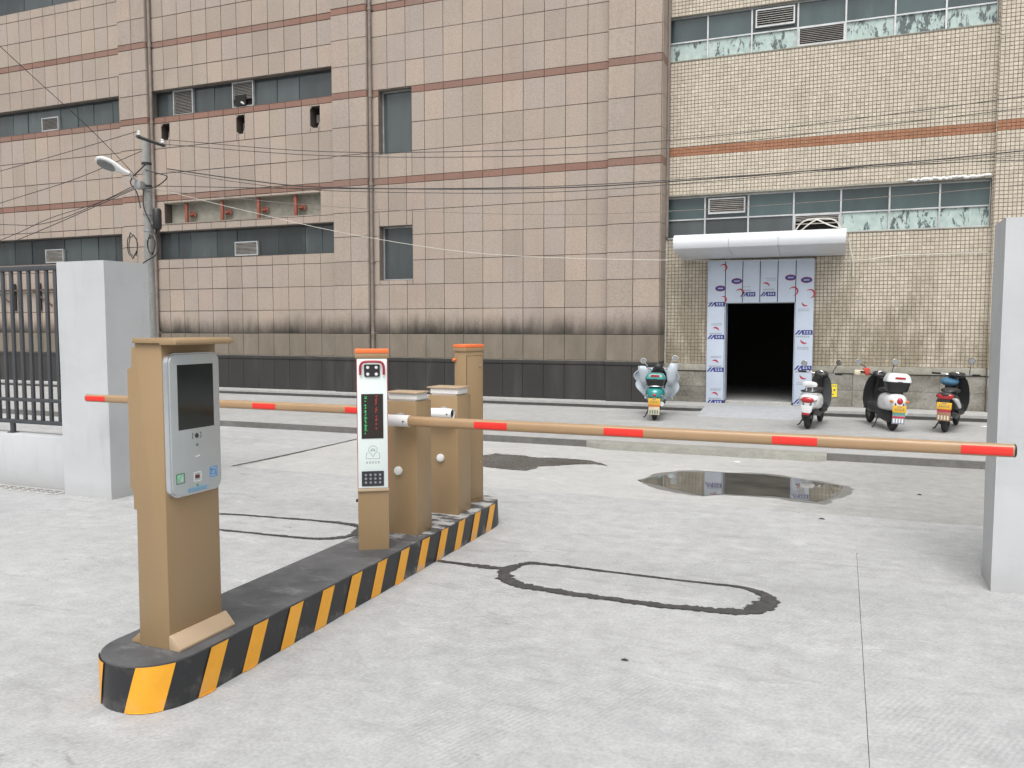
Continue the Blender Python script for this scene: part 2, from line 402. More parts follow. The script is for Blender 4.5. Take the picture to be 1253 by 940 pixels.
t.col(t.ramp(n, [(.35,(.030,.030,.030)),(.62,(.062,.061,.059)),(.78,(.16,.158,.152))])); t.set(Roughness=.6); t.bump(n,.3,.005); sealant = t.m
t = NT('puddle_water'); v = t.pos(); t.col(t.ramp(t.noise(v, 3, 5), [(.3,(.065,.063,.056)),(.7,(.12,.115,.10))]))
t.set(Roughness=.03, IOR=1.33, Specular_IOR_Level=.9); t.bump(t.noise(v, 5, 2), .03, .004); water = t.m
t = NT('wet_concrete'); v = t.pos(); t.col(t.ramp(t.noise(v, 1.6, 4, .5), [(.3,(.055,.054,.051)),(.7,(.095,.093,.088))]))
t.set(Roughness=t.ramp(t.noise(v, 6, 5), [(.35,.12),(.65,.5)])); wetc = t.m

# ------------------------------------------------------------------ ground, road, sidewalk
def struct(o, label): return tag(o, label, kind='structure')
ground = struct(MB().box(-150,150,-150,150,-.5,-.010).build('ground', earth), 'pale concrete yard ground')
for rc, m in (((-60,.1305,-60,7.42), conc), ((.1331,60,-60,6.2), conc), ((.1308,60,6.2003,7.42), conc), ((-60,-6.40,7.4215,10.43), conc), ((-6.386,60,7.4215,10.43), conc_far)):
    MB().box(rc[0],rc[1],rc[2],rc[3],-.12,0).build('slab', m, ground)
road = struct(MB().box(-60,60,10.50,14.93,-.3,.08).build('road', conc_road), 'grey concrete road along the building')
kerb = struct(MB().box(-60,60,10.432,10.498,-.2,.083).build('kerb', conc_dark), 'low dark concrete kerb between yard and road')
walk = struct(MB().box(-60,60,14.96,15.9,-.3,.17).build('sidewalk', conc_walk), 'narrow raised concrete sidewalk at the foot of the buildings')
gap_shade = make_concrete('gap_shade_concrete', (.05,.049,.046), (.10,.098,.092), .3, brush=False)  # dark colour stands in for shade in the gutter gap; the crack shares it
gut = MB().box(-60,60,14.925,14.9575,-.3,.125).build('sidewalk_edge', gap_shade, walk)
gut2 = MB().poly([(-60,14.80),(-2.5,14.84),(-2.4,14.925),(-60,14.925)], .084).build('gutter_strip', gap_shade, road)  # dark sheets paint the gutter's shade along the road edge
gut3 = MB().poly([(-.3,14.82),(60,14.76),(60,14.925),(-.35,14.925)], .084).build('gutter_strip', gap_shade, road)
def wobble(poly, amp, freq, n=6, seed=0):
    out = []
    m = len(poly)
    for i in range(m):
        a, b = Vector((*poly[i],0)), Vector((*poly[(i+1)%m],0))
        for k in range(n):
            p = a.lerp(b, k/n); q = mnoise.noise_vector(p*freq+Vector((seed,seed,0)))*amp + mnoise.noise_vector(p*freq*3.7+Vector((seed,0,0)))*amp*.45
            out.append((p.x+q.x, p.y+q.y))
    return out
def patch(name, poly, z, mat, parent=None, label=None):
    mb = MB(); mb.poly(poly, z)
    me = mb.mesh(name); bm = bmesh.new(); bm.from_mesh(me); bmesh.ops.triangulate(bm, faces=bm.faces)
    for f in bm.faces:
        if f.normal.z < 0: f.normal_flip()
    bm.to_mesh(me); bm.free(); me.materials.append(mat)
    o = bpy.data.objects.new(name, me); C.objects.link(o)
    if parent: o.parent = parent
    if label: o['label'] = label
    return o
# wedge of mortar that bridges the kerb, and the slab in front of the doorway
mb = MB(); xs = [-3.14+i*.1 for i in range(31)]
ring = []
for i, x in enumerate(xs):
    e = min(1, i/3, (30-i)/2+.25); w = mnoise.noise(Vector((x*2.3,0,0)))*.035
    ring.append([Vector((x,10.495,.001)), Vector((x,10.495,.092)), Vector((x,10.43-.06*e,.092)), Vector((x,10.42-.12*e+w*.6,.066)), Vector((x,10.42-.15*e+w,.001))])
mb.loft(ring)
tag(mb.build('kerb_ramp', conc_ramp, smooth=True), 'rough greenish mortar wedge against the kerb beyond the puddles', 'ramp')
MB().box(-3.1,-.15,10.497,10.512,.06,.0835).build('kerb_crack', gap_shade, road)
mb = MB().prism([(14.05,.081),(14.95,.176),(15.3,.176),(15.3,.10),(14.05,.06)], 'x', -2.28, -.42)
tag(mb.build('doorway_ramp', conc_door, bevel=.006), 'smooth pale grey concrete ramp in front of the dark doorway', 'ramp')
# sealant in the saw cuts
def ribbon(pts, ws, closed=False, z=.005, seed=0):
    P = smooth_path([(x,y,0) for x,y in (pts+[pts[0]] if closed else pts)], 28); n = len(P); L = []; Rr = []
    W = ws+[ws[0]] if closed else ws
    for i, p in enumerate(P):
        d = (P[min(i+1,n-1)]-P[max(i-1,0)]).normalized(); q = Vector((-d.y,d.x,0))
        t = i/(n-1)*(len(W)-1); k = min(int(t), len(W)-2); w = W[k]+(W[k+1]-W[k])*(t-k)
        w1 = w*(1+.6*mnoise.noise(p*7+Vector((seed,0,0)))+.55*mnoise.noise(p*31)+.35*mnoise.noise(p*83)); w2 = w*(1+.6*mnoise.noise(p*8+Vector((0,seed+5,0)))+.55*mnoise.noise(p*33+Vector((3,0,0)))+.35*mnoise.noise(p*89))
        L.append(p+q*w1); Rr.append(p-q*w2)
    mb = MB(); vs = [(a.x,a.y,z) for a in L]+[(b.x,b.y,z) for b in Rr]
    mb.add(vs, [(i, i+n, i+n+1, i+1) for i in range(n-1)]); return mb
ribbon([(-2.53,4.91),(-2.27,4.90),(-2.0,4.90)], [.018,.030,.034]).build('sealant_line', sealant, ground)
ribbon([(-1.98,5.02),(-1.85,5.10),(-1.34,5.10),(-.89,5.09),(-.56,5.10),(-.42,5.02),(-.36,4.91),(-.40,4.74),(-.50,4.64),(-.80,4.59),(-1.2,4.58),(-1.56,4.59),(-1.84,4.64),(-1.98,4.76),(-2.01,4.90)],
       [.03,.022,.014,.013,.016,.03,.055,.065,.05,.035,.032,.034,.045,.05,.04], True, .006).build('sealant_loop', sealant, ground, 'black loop of sealant on the concrete right of the island')
ribbon([(-3.62,5.56),(-3.9,5.57),(-4.36,5.53),(-4.87,5.47),(-5.2,5.30),(-4.95,5.05),(-4.49,5.03),(-3.99,5.05),(-3.63,5.09),(-3.46,5.26),(-3.5,5.48)],
       [.03,.02,.016,.016,.02,.016,.016,.022,.026,.035,.04], True, .006, 3).build('sealant_loop', sealant, ground, 'black loop of sealant on the concrete left of the island')
ribbon([(-3.0,5.36),(-3.2,5.37),(-3.44,5.36)], [.02,.022,.026]).build('sealant_line', sealant, ground)
ribbon([(-6.47,7.43),(-6.40,8.6),(-6.393,10.42)], [.020,.022,.012], z=.005).build('sealant_line', sealant, ground)
# puddles
p1 = [(-1.93,8.32),(-1.76,8.76),(-1.59,9.02),(-1.18,9.09),(-.77,9.16),(-.36,9.02),(.04,8.78),(.06,8.49),(-.06,8.15),(-.20,7.86),(-.34,7.92),(-.58,7.99),(-1.03,7.96),(-1.18,7.80),(-1.5,7.94),(-1.71,8.13)]
p2 = [(-4.3,9.0),(-4.11,9.24),(-4.03,9.42),(-3.87,9.40),(-3.67,9.42),(-3.4,9.32),(-3.23,9.38),(-2.97,9.36),(-2.76,9.38),(-2.46,9.06),(-2.64,9.12),(-2.93,8.97),(-3.18,8.72),(-3.25,8.42),(-3.46,8.42),(-3.71,8.48),(-4.0,8.6)]
o = patch('puddle', wobble(p1,.045,3,6,1), .004, water); struct(o, 'shallow rain puddle mirroring the doorway, on the yard concrete')
o = patch('puddle', wobble(p2,.05,3,6,9), .004, wetc); struct(o, 'drying dark puddle behind the barrier cabinets')
dampc = make_concrete('damp_rim_concrete', (.13,.129,.122), (.20,.198,.188), .4, brush=False, wet=.35)
patch('damp_rim', wobble([(-.93+(x+.93)*1.07,8.48+(y-8.48)*1.13) for x,y in p1],.07,4,8,4), .002, dampc, ground)

# ------------------------------------------------------------------ granite-clad building
YG, YP, TOP = 15.40, 15.28, 10.9
gb = thing('granite_building', 'building clad in pinkish granite slabs with red bands and strip windows', 'building', (-12,15.4,.17))
ROWS = [(.945,1.45),(1.45,1.98),(1.98,2.50),(2.50,3.01),(3.01,3.545),(3.545,4.06),(4.06,4.63),('r',4.63,4.77),(4.77,5.29),(5.29,5.88),(5.88,6.48),('r',6.48,6.62),
        (6.62,7.16),(7.16,7.72),(7.72,8.25),('r',8.25,8.39),(8.39,8.95),(8.95,9.5),(9.5,10.05),('r',10.05,10.2),(10.2,10.9)]
def cols(a, b, n): return [a+(b-a)*i/n for i in range(n+1)]
SECT = [(YG, cols(-24.4,-16.5,18)), (YP, cols(-16.5,-15.62,2)), (YG, cols(-15.62,-10.38,12)), (YP, cols(-10.38,-9.51,2)), (YG, cols(-9.51,-4.22,12)), (YP, cols(-4.22,-3.2,2))]
WIN = {'W1': (-24.4,-16.64,6.625,7.25), 'W2': (-15.6,-10.42,6.625,7.25), 'W3': (-24.4,-16.68,3.23,3.90), 'W4': (-15.6,-10.43,3.23,3.90),
       'W5': (-9.29,-8.49,5.27,6.61), 'W6': (-9.30,-8.49,2.60,3.75), 'W7': (-24.4,-16.64,9.72,10.4)}
RECESS = (-15.28,-10.79,4.09,4.57)
HOLES = [(-15.31,-15.06,6.07,6.45), (-13.06,-12.83,6.03,6.44), (-11.03,-10.78,5.98,6.44)]
allh = list(WIN.values())+[RECESS]+HOLES
wall_parts = []
for Y, cs in SECT:
    # backing wall with openings, then loose joints show between the slabs
    rects = [(cs[0],cs[-1],.17,TOP)]
    for h in allh: rects = subtract(rects, h)
    mb = MB()
    for x0,x1,z0,z1 in rects: mb.box(x0,x1,Y+.012,Y+.42,z0,z1)
    wall_parts.append(mb.build('pilaster' if Y == YP else 'wall', grout, gb))
tcache = {}
def tile_mesh(w, h, mat, d=.03, ins=.004):
    k = (round(w,3), round(h,3), mat.name, d)
    if k not in tcache:
        a, b = w/2, h/2
        mb = MB().add([(-a,d,-b),(a,d,-b),(a,d,b),(-a,d,b),(-a,ins,-b),(a,ins,-b),(a,ins,b),(-a,ins,b),(-a+ins,0,-b+ins),(a-ins,0,-b+ins),(a-ins,0,b-ins),(-a+ins,0,b-ins)],
                      [(0,1,5,4),(1,2,6,5),(2,3,7,6),(3,0,4,7),(4,5,9,8),(5,6,10,9),(6,7,11,10),(7,4,8,11),(8,9,10,11)])
        me = mb.mesh('tile'); me.materials.append(mat); tcache[k] = me
    return tcache[k]
tiles = []
for (Y, cs), wp in zip(SECT, wall_parts):
    for r in ROWS:
        m = granite_red if r[0] == 'r' else granite
        z0, z1 = r[-2:]
        for a, b in zip(cs[:-1], cs[1:]):
            rs = [(a,b,z0,z1)]
            for h in allh: rs = subtract(rs, h)
            for q in rs: tiles.append((q, Y, m, wp))
def in_view(x, z, y): # roughly what the street shows of this front
    return z < 1.6+(y*.43) and z < 8.3-.12*(x+3.2) and x > -21.5
tiles.sort(key=lambda t: (not in_view((t[0][0]+t[0][1])/2, (t[0][2]+t[0][3])/2, 15.4), t[2] is granite_red and False, (t[0][0]+t[0][1])**2/4+((t[0][2]+t[0][3])/2-1.6)**2))
nred = 0; ng = 0; rest = {}
for (x0,x1,z0,z1), Y, m, wp in tiles:
    g = .0053
    if ng < 300:
        o = bpy.data.objects.new('tile', tile_mesh(x1-x0-2*g, z1-z0-2*g, m)); C.objects.link(o); o.parent = wp
        o.location = (Vector(((x0+x1)/2, Y-random.uniform(0,.004), (z0+z1)/2))-ORG[wp.name])*S
        o.rotation_euler = (random.gauss(0,.0022), 0, random.gauss(0,.0028)); ng += 1
    else: rest.setdefault((m.name, wp.name), (m, wp, MB()))[2].add(
            [(a,b,c) for b,i in ((Y+.02,0),(Y-random.uniform(0,.003),.004)) for a,c in ((x0+g+i,z0+g+i),(x1-g-i,z0+g+i),(x1-g-i,z1-g-i),(x0+g+i,z1-g-i))],
            [(4,5,6,7),(0,1,5,4),(1,2,6,5),(2,3,7,6),(3,0,4,7)])
for m, wp, mb in rest.values():
    o = mb.build('tiles', m, wp); o['kind'] = 'stuff'
reveal_m = basic('window_reveal', (.17,.148,.128), .8, var=.2)
for px, pw in ((-15.62, wall_parts[1]), (-9.51, wall_parts[3])):
    for r in ROWS:
        z0, z1 = r[-2:]
        MB().box(px+.001,px+.010,YP+.004,YG+.010,z0+.004,z1-.004).build('return_slab', granite_red if r[0] == 'r' else granite, pw)
# side return of the right-hand pilaster: slabs on the face that turns the corner
for r in ROWS:
    m = granite_red if r[0] == 'r' else granite; z0, z1 = r[-2:]
    MB().box(-3.196,-3.185,YP+.004,15.74,z0+.004,z1-.004).build('return_slab', m, wall_parts[-1])
# black stone plinth, panel by panel, with a projecting cap course
for (Y, cs), wp in zip(SECT, wall_parts):
    for a, b in zip(cs[:-1], cs[1:]):
        if a < -17: continue
        me = tile_mesh(b-a-.005, .685, blackstone, .028)
        o = bpy.data.objects.new('plinth_panel', me); C.objects.link(o); o.parent = wp
        o.location = (Vector(((a+b)/2, Y-.02+random.uniform(-.001,.001), .515))-ORG[wp.name])*S
    x0, x1 = (max(cs[0], -24.4), cs[-1])
    MB().box(x0-.004*(Y==YP),x1+.012*(Y==YP),Y-.032,Y+.03,.862,.938).build('plinth_cap', blackstone, wp, bevel=.004)
    MB().box(x0,x1,Y-.036,Y+.02,.9385,.9445).build('mortar_line', oldconc, wp)
MB().box(-24.4,-17.03,YG-.02,YG+.01,.172,.86).build('plinth', blackstone, wall_parts[0])
# closed shell behind
shell = MB().box(-24.4,-3.2,22,22.2,0,TOP).box(-24.6,-24.4,15.4,22.2,0,TOP).box(-24.6,-3.2,15.42,22.2,TOP,TOP+.2).box(-3.5,-3.21,15.84,22,0,TOP)
shell.build('shell', oldconc, gb)
def window(parent, h, Y, xs, glassmat, depth=.18, frame=True, label=None, lintel=True):
    x0,x1,z0,z1 = h
    f = MB(); w = .018
    f.box(x0,x1,Y+depth-.015,Y+depth+.03,z0,z0+.03).box(x0,x1,Y+depth-.015,Y+depth+.03,z1-.03,z1)
    f.box(x0,x0+.03,Y+depth-.013,Y+depth+.03,z0+.03,z1-.03).box(x1-.03,x1,Y+depth-.013,Y+depth+.03,z0+.03,z1-.03)
    o = f.build('window', alum if frame else steel, parent, label)
    xx = [x0+.03]+[x for x in xs if x0+.1 < x < x1-.1]+[x1-.03]
    for a, b in zip(xx[:-1], xx[1:]):
        me = tile_mesh(b-a-.004, z1-z0-.066, glassmat, .008, .001)
        p = bpy.data.objects.new('pane', me); C.objects.link(p); p.parent = o
        p.location = (Vector(((a+b)/2, Y+depth+.005, (z0+z1)/2))-ORG[o.name])*S; p.rotation_euler = (random.gauss(0,.010),0,random.gauss(0,.010))
    for x in xx[1:-1]: MB().box(x-.010,x+.010,Y+depth-.006,Y+depth+.02,z0+.03,z1-.03).build('mullion', glass_green if not frame else alum, o)
    # stone reveals around the opening
    MB().box(x0,x1,Y+.006,Y+.40,z1-.004,z1+.001).box(x0,x1,Y+.006,Y+.40,z0-.001,z0+.004).box(x0-.001,x0+.004,Y+.006,Y+.40,z0,z1).box(x1-.004,x1+.001,Y+.006,Y+.40,z0,z1).build('reveal', reveal_m, parent)
    MB().box(x0,x1,Y+.34,Y+.36,z0,z1).build('window_backing', dark, parent)
    return o
def louvre(parent, x0, x1, z0, z1, Y, n=10, mat=None, skip=()):
    mat = mat or louvre_mat
    o = MB().box(x0,x1,Y-.02,Y+.05,z0,z0+.025).box(x0,x1,Y-.02,Y+.05,z1-.025,z1).box(x0,x0+.025,Y-.018,Y+.05,z0+.025,z1-.025).box(x1-.025,x1,Y-.018,Y+.05,z0+.025,z1-.025).build('louvre_vent', alum, parent)
    MB().box(x0+.02,x1-.02,Y+.052,Y+.056,z0+.02,z1-.02).build('vent_backing', dark, o)
    dz = (z1-z0-.05)/n
    for i in range(n):
        if i in skip: continue
        z = z0+.025+dz*(i+.5)
        MB().add([(x0+.025,Y-.014,z-dz*.42),(x1-.025,Y-.014,z-dz*.42),(x1-.025,Y+.04,z+dz*.42),(x0+.025,Y+.04,z+dz*.42),
                  (x0+.025,Y-.014,z-dz*.28),(x1-.025,Y-.014,z-dz*.28),(x1-.025,Y+.04,z+dz*.56),(x0+.025,Y+.04,z+dz*.56)],
                 [(0,3,2,1),(4,5,6,7),(0,1,5,4),(1,2,6,5),(2,3,7,6),(3,0,4,7)]).build('slat', mat, o)
    return o
window(gb, WIN['W1'], YG, [-23.5,-22.8,-22.1,-21.3,-20.6,-20.05,-18.85,-18.25,-17.7,-17.05], glass, frame=False)
window(gb, WIN['W2'], YG, [-15.02,-14.42,-13.85,-13.25,-12.65,-12.05,-11.45], glass, frame=False)
window(gb, WIN['W3'], YG, [-23.5,-22.8,-22.1,-21.4,-20.75,-20.1,-18.9,-18.3,-17.7,-17.1], glass, frame=False)
window(gb, WIN['W4'], YG, [-15.05,-14.68,-13.86,-13.28,-12.1,-11.35,-10.9], glass, frame=False)
window(gb, WIN['W5'], YG, [], glass, frame=True); window(gb, WIN['W6'], YG, [], glass, frame=True)
window(gb, WIN['W7'], YG, [-22,-21,-20,-19,-18], glass, frame=False)
louvre(gb, -19.45,-18.85,6.66,7.0,YG+.12,9); louvre(gb, -19.5,-18.85,3.27,3.62,YG+.12,9)
louvre(gb, -15.02,-14.42,6.64,7.23,YG+.12,16); louvre(gb, -13.25,-12.65,6.64,7.23,YG+.12,16, skip=(1,2,3,4))
louvre(gb, -13.28,-12.62,3.26,3.585,YG+.12,9)
# hole torn in one vent, with a stub of white pipe
MB().box(-13.15,-12.85,YG+.08,YG+.105,6.68,6.92).build('vent_hole', dark, gb)
MB().tube([(-12.98,YG+.1,6.76),(-12.80,YG-.06,6.68)], .025, 8).build('pipe_stub', white_p, gb)
# missing sign recess with red steel posts
MB().box(RECESS[0],RECESS[1],YG+.24,YG+.28,RECESS[2],RECESS[3]).build('sign_recess', oldconc, gb)
MB().box(RECESS[0],RECESS[1],YG+.01,YG+.24,RECESS[3]-.004,RECESS[3]+.002).box(RECESS[0],RECESS[1],YG+.01,YG+.24,RECESS[2]-.002,RECESS[2]+.004).box(RECESS[1]-.004,RECESS[1]+.002,YG+.01,YG+.24,RECESS[2],RECESS[3]).build('recess_edge', oldconc, gb)
for x in (-14.68,-13.61,-12.55,-11.52):
    p = MB().box(x-.035,x+.035,YG+.06,YG+.12,RECESS[2]+.005,RECESS[3]-.005).build('steel_post', rust, gb, bevel=.004)
    MB().box(x+.035,x+.20,YG+.17,YG+.18,4.24,4.36).box(x+.03,x+.16,YG+.10,YG+.17,4.27,4.29).build('bracket_plate', rust, p)
    MB().box(x-.006,x+.006,YG+.145,YG+.158,RECESS[2]+.01,RECESS[3]-.01).build('crack', dark, p) if False else None
for i, (x0,x1,z0,z1) in enumerate(HOLES):
    MB().box(x0,x1,YG+.22,YG+.24,z0,z1).build('hole_void', dark, gb)
    MB().box(x0+.05,x1-.04,YG+.16,YG+.2,z0+.14,z1-.14).build('hole_block', conc_dark, gb, bevel=.01)
    w = x1-x0
    for poly in ([(x0-.002,z0-.002),(x0+w*.3,z0-.002),(x0-.002,z0+.05)], [(x1+.002,z0-.002),(x1+.002,z0+.13),(x1-w*.14,z0+.05),(x1-w*.22,z0-.002)], [(x0-.002,z1+.002),(x0-.002,z1-.05),(x0+w*.12,z1-.02),(x0+w*.2,z1+.002)]):
        MB().prism(poly, 'y', YG+.002, YG+.026).build('broken_edge', granite, gb)
# drainpipes in the corners beside the pilasters
for x in (-15.55,-9.455):
    p = MB().tube([(x,YG-.055,.96),(x,YG-.055,TOP)], .038, 12).build('drainpipe', pipe_mat, gb, smooth=True)
    for z in (1.46,3.0,4.65,6.5,8.3): MB().lathe([(.040,-.035),(.047,-.03),(.047,.03),(.040,.035)], (x,YG-.055,z), 'z', 12).box(x-.07,x+.07,YG-.012,YG,z-.02,z+.02).build('pipe_clip', pipe_mat, p, smooth=True)
# small steel brackets and hanging black flaps behind the fence
bar = MB().box(-22.5,-18.3,15.30,15.34,2.535,2.585).build('bracket_bar', rust_dark, gb)
for x in (-20.9,-19.5,-18.5): MB().tube([(x-.3,15.32,2.55),(x+.35,15.36,2.16)], .02, 6).build('brace', rust_dark, bar)
for x in (-20.58,-19.64): MB().box(x-.10,x+.10,15.36,15.375,2.03,2.74).build('dark_slot', dark, gb)

# ------------------------------------------------------------------ cream-tiled building
YM, YQ = 15.75, 15.65
mbld = thing('tiled_building', 'building faced with small cream tiles, orange band and open dark doorway', 'building', (0,15.75,.17))
UW = (-3.19,2.23,6.57,7.39); LW = (-3.19,2.23,3.27,4.06); DOOR = (-2.05,-.81,.17,2.04)
rects = [(-3.2,2.26,.17,TOP)]
for h in (UW,LW,DOOR): rects = subtract(rects, h)
mb = MB()
for x0,x1,z0,z1 in rects: mb.box(x0,x1,YM+.010,YM+.25,z0,z1)
mwall = mb.build('wall', mgrout, mbld)
mpil = MB().box(2.26,6.5,YQ+.010,YM+.25,.17,TOP).build('pilaster', mgrout, mbld)
MB().box(-3.2,6.5,21.5,21.7,0,TOP).box(6.3,6.5,16,21.7,0,TOP).box(-3.2,6.5,15.78,21.7,TOP,TOP+.2).build('shell', oldconc, mbld)
P0 = .0650
def tile_field(x0, x1, z0, z1, Y, holes, parent, mat, g=.0029):
    mb = MB(); nx = round((x1-x0)/P0); nz = round((z1-z0)/P0); dx = (x1-x0)/nx; dz = (z1-z0)/nz; B = 4.81, 4.98
    for i in range(nx):
        for j in range(nz):
            rs = [(x0+i*dx, x0+(i+1)*dx, z0+j*dz, z0+(j+1)*dz)]
            for h in holes: rs = subtract(rs, h)
            for a,b,c,d in rs:
                if b-a < .02 or d-c < .02 or random.random() < .0003: continue
                y = Y+random.uniform(-.0012,.0012); t1 = random.gauss(0,.0009); t2 = random.gauss(0,.0009)
                mb.add([(a+g,Y+.012,c+g),(b-g,Y+.012,c+g),(b-g,Y+.012,d-g),(a+g,Y+.012,d-g),(a+g+.003,y+t1,c+g+.003),(b-g-.003,y+t2,c+g+.003),(b-g-.003,y-t1,d-g-.003),(a+g+.003,y-t2,d-g-.003)],
                       [(4,5,6,7),(0,1,5,4),(1,2,6,5),(2,3,7,6),(3,0,4,7)])
    o = mb.build('tiles', mat, parent); o['kind'] = 'stuff'; return o
for (a, b, Y, par) in ((-3.2,2.26,YM,mwall), (2.262,6.5,YQ,mpil)):
    H = [UW,LW,DOOR] if Y == YM else []
    tile_field(a, b, .905, 4.81, Y, H, par, mosaic); tile_field(a, b, 4.98, TOP, Y, H, par, mosaic)
    tile_field(a, b, 4.81, 4.98, Y, H, par, mosaic_red, .002)
tile_side = MB()
for j in range(int((TOP-.9)/P0)): tile_side.box(2.252,2.260,YQ+.014,YM-.006,.905+j*P0+.005,.905+(j+1)*P0-.005)
o = tile_side.build('return_tiles', mosaic, mpil); o['kind'] = 'stuff'
# grey render ledge and stone plinth under the tiles
for a, b, Y, par in ((-3.2,-2.37,YM,mwall), (-.51,2.26,YM,mwall), (2.26,6.5,YQ,mpil)):
    MB().box(a,b,Y-.035,Y+.03,.775,.903).build('render_ledge', oldconc, par, bevel=.006)
    MB().box(a,b,Y-.012,Y+.02,.757,.774).build('shadow_gap', grout, par)
    n = max(1, round((b-a)/.62)); zs = [(.172,.47),(.474,.756)]
    for k, (z0, z1) in enumerate(zs):
        for i in range(n):
            x0 = a+(b-a)*i/n; x1 = a+(b-a)*(i+1)/n
            o = bpy.data.objects.new('plinth_stone', tile_mesh(x1-x0-.005, z1-z0, plinthstone, .028)); C.objects.link(o); o.parent = par
            o.location = (Vector(((x0+x1)/2, Y-.012+random.uniform(-.002,.002), (z0+z1)/2))-ORG[par.name])*S
# windows in two rows of panes
MX = [-3.19,-2.47,-1.68,-.885,-.09,.695,1.475,2.23]
def twin(h, zr, kinds, label):
    x0,x1,z0,z1 = h; Y = YM+.10
    f = MB().box(x0,x1,Y-.02,Y+.04,z0,z0+.028).box(x0,x1,Y-.02,Y+.04,z1-.028,z1).box(x0,x1,Y-.018,Y+.035,zr-.012,zr+.012)
    for x in MX: f.box(max(x-.014,x0),min(x+.014,x1),Y-.022,Y+.038,z0+.028,zr-.012).box(max(x-.014,x0),min(x+.014,x1),Y-.022,Y+.038,zr+.012,z1-.028)
    o = f.build('window', alum, mbld, label)
    for row, (a, b) in enumerate(((z0+.028,zr-.012),(zr+.012,z1-.028))):
        for i in range(7):
            k = kinds[row][i]; xa, xb = MX[i]+.014, MX[i+1]-.014
            if k == 'L': louvre(mbld, xa-.004, xb+.004, a-.004, b+.004, Y-.03, 9); continue
            if k == 'l': louvre(mbld, xa+.05, xb-.04, a+.07, b-.03, Y-.03, 7)
            if k == 'B': louvre(mbld, xa-.004, xb+.004, a-.004, b+.004, Y-.03, 9, skip=(1,2,3,5))  ; continue
            m = {'g': glass_green, 'd': glass, 'p': peeling, 'l': glass_green}[k]
            p = bpy.data.objects.new('pane', tile_mesh(xb-xa, b-a, m, .008, .001)); C.objects.link(p); p.parent = o
            p.location = (Vector(((xa+xb)/2, Y+.01, (a+b)/2))-ORG[o.name])*S; p.rotation_euler = (random.gauss(0,.006),0,random.gauss(0,.006))
    MB().box(x0,x1,YM+.004,YM+.25,z1-.004,z1+.001).box(x0,x1,YM-.01,YM+.25,z0-.012,z0+.003).build('reveal', oldconc, mbld)
    MB().box(x0,x1,YM+.23,YM+.24,z0,z1).build('window_backing', dark, mbld)
twin(UW, 6.93, ['pppLppp','gglgggg'], 'upper strip window with peeling pale lower panes')
twin(LW, 3.63, ['dddBppp','glggggg'], 'strip window just above the canopy')
# crumbling render over the lower window and a bead of white foam
mb = MB()
for i in range(54):
    x = -3.18+i*.1; h = .025+.03*abs(mnoise.noise(Vector((x*3,1,0)))); d = .03+.03*abs(mnoise.noise(Vector((x*4,7,0))))
    mb.box(x,x+.098,YM-d,YM+.02,4.065,4.065+h)
mb.build('crumbled_lintel', oldconc, mbld)
mb = MB(); random.seed(3)
for i in range(26):
    x = .98+i*.048; r = random.uniform(.025,.05)
    mb.lathe([(0,-r*.7),(r*.8,-r*.4),(r,0),(r*.75,r*.5),(0,r*.75)], (x,YM-.035,4.10+random.uniform(-.01,.015)), 'z', 8)
mb.build('foam_bead', foam, mbld, smooth=True)
# torn vent: bent white pipes
for pts in ([(-.86,15.74,3.30),(-.74,15.70,3.46),(-.55,15.69,3.52),(-.2,15.70,3.49),(-.06,15.72,3.30)], [(-.80,15.75,3.28),(-.62,15.66,3.42),(-.45,15.70,3.53)], [(-.5,15.69,3.52),(-.28,15.66,3.40),(-.10,15.70,3.34)]):
    MB().tube(smooth_path(pts), .013, 6).build('loose_pipe', cable_w, mbld, smooth=True)
# canopy over the doorway, in three lengths
can = MB().box(-2.84,-.03,15.68,15.745,2.90,3.25).build('canopy', galv, mbld, 'white rolled-front metal canopy over the doorway')
prof = [(15.70,3.262),(15.05,3.258),(14.95,3.25),(14.885,3.225),(14.845,3.18),(14.83,3.12),(14.835,3.05),(14.86,3.0),(14.90,2.985),(15.70,2.865)]
can_w = basic('canopy_white', (.64,.66,.69), .38, var=.04)
for a, b in ((-2.87,-1.905),(-1.90,-1.075),(-1.07,.01)):
    MB().prism(prof, 'x', a, b).build('canopy_panel', can_w, can, smooth=True, ang=30)
for x in (-2.1,-1.55,-.95,-.45): MB().box(x-.004,x+.004,15.1,15.6,2.88,2.94).build('seam', galv, can) if False else None
# doorway: clad jambs, lintel panels and a dark room
ds = MB().box(-2.37,-2.05,15.69,15.74,.176,2.80).box(-.81,-.50,15.69,15.74,.176,2.80).box(-2.05,-.81,15.69,15.74,2.06,2.80).build('door_surround', dark, mbld, 'doorway surround of film-covered panels with blue and red print')
PAN = [(-2.372,-2.056,.175,2.040),(-2.372,-2.056,2.05,2.825),(-.804,-.498,.175,2.825)]+[(-2.042+i*.3095,-2.042+(i+1)*.3095-.014,2.045,2.825) for i in range(4)]
for x0,x1,z0,z1 in PAN: MB().box(x0,x1,15.668,15.688,z0,z1).build('panel', film, ds, bevel=.002)
MB().box(-2.056,-2.038,15.69,16.0,.22,2.05).build('jamb', film, ds); MB().box(-.822,-.804,15.69,16.0,.22,2.05).build('jamb', film, ds)
MB().box(-2.05,-.81,15.69,16.0,2.035,2.06).build('head', galv, ds)
YS = 15.6665
def pr(mb, name, m): mb.build(name, m, ds)
def quad(mb, x0, x1, z0, z1, y=YS, sk=0): mb.add([(x0,y,z0),(x1,y,z0),(x1+sk,y,z1),(x0+sk,y,z1)], [(0,1,2,3)])
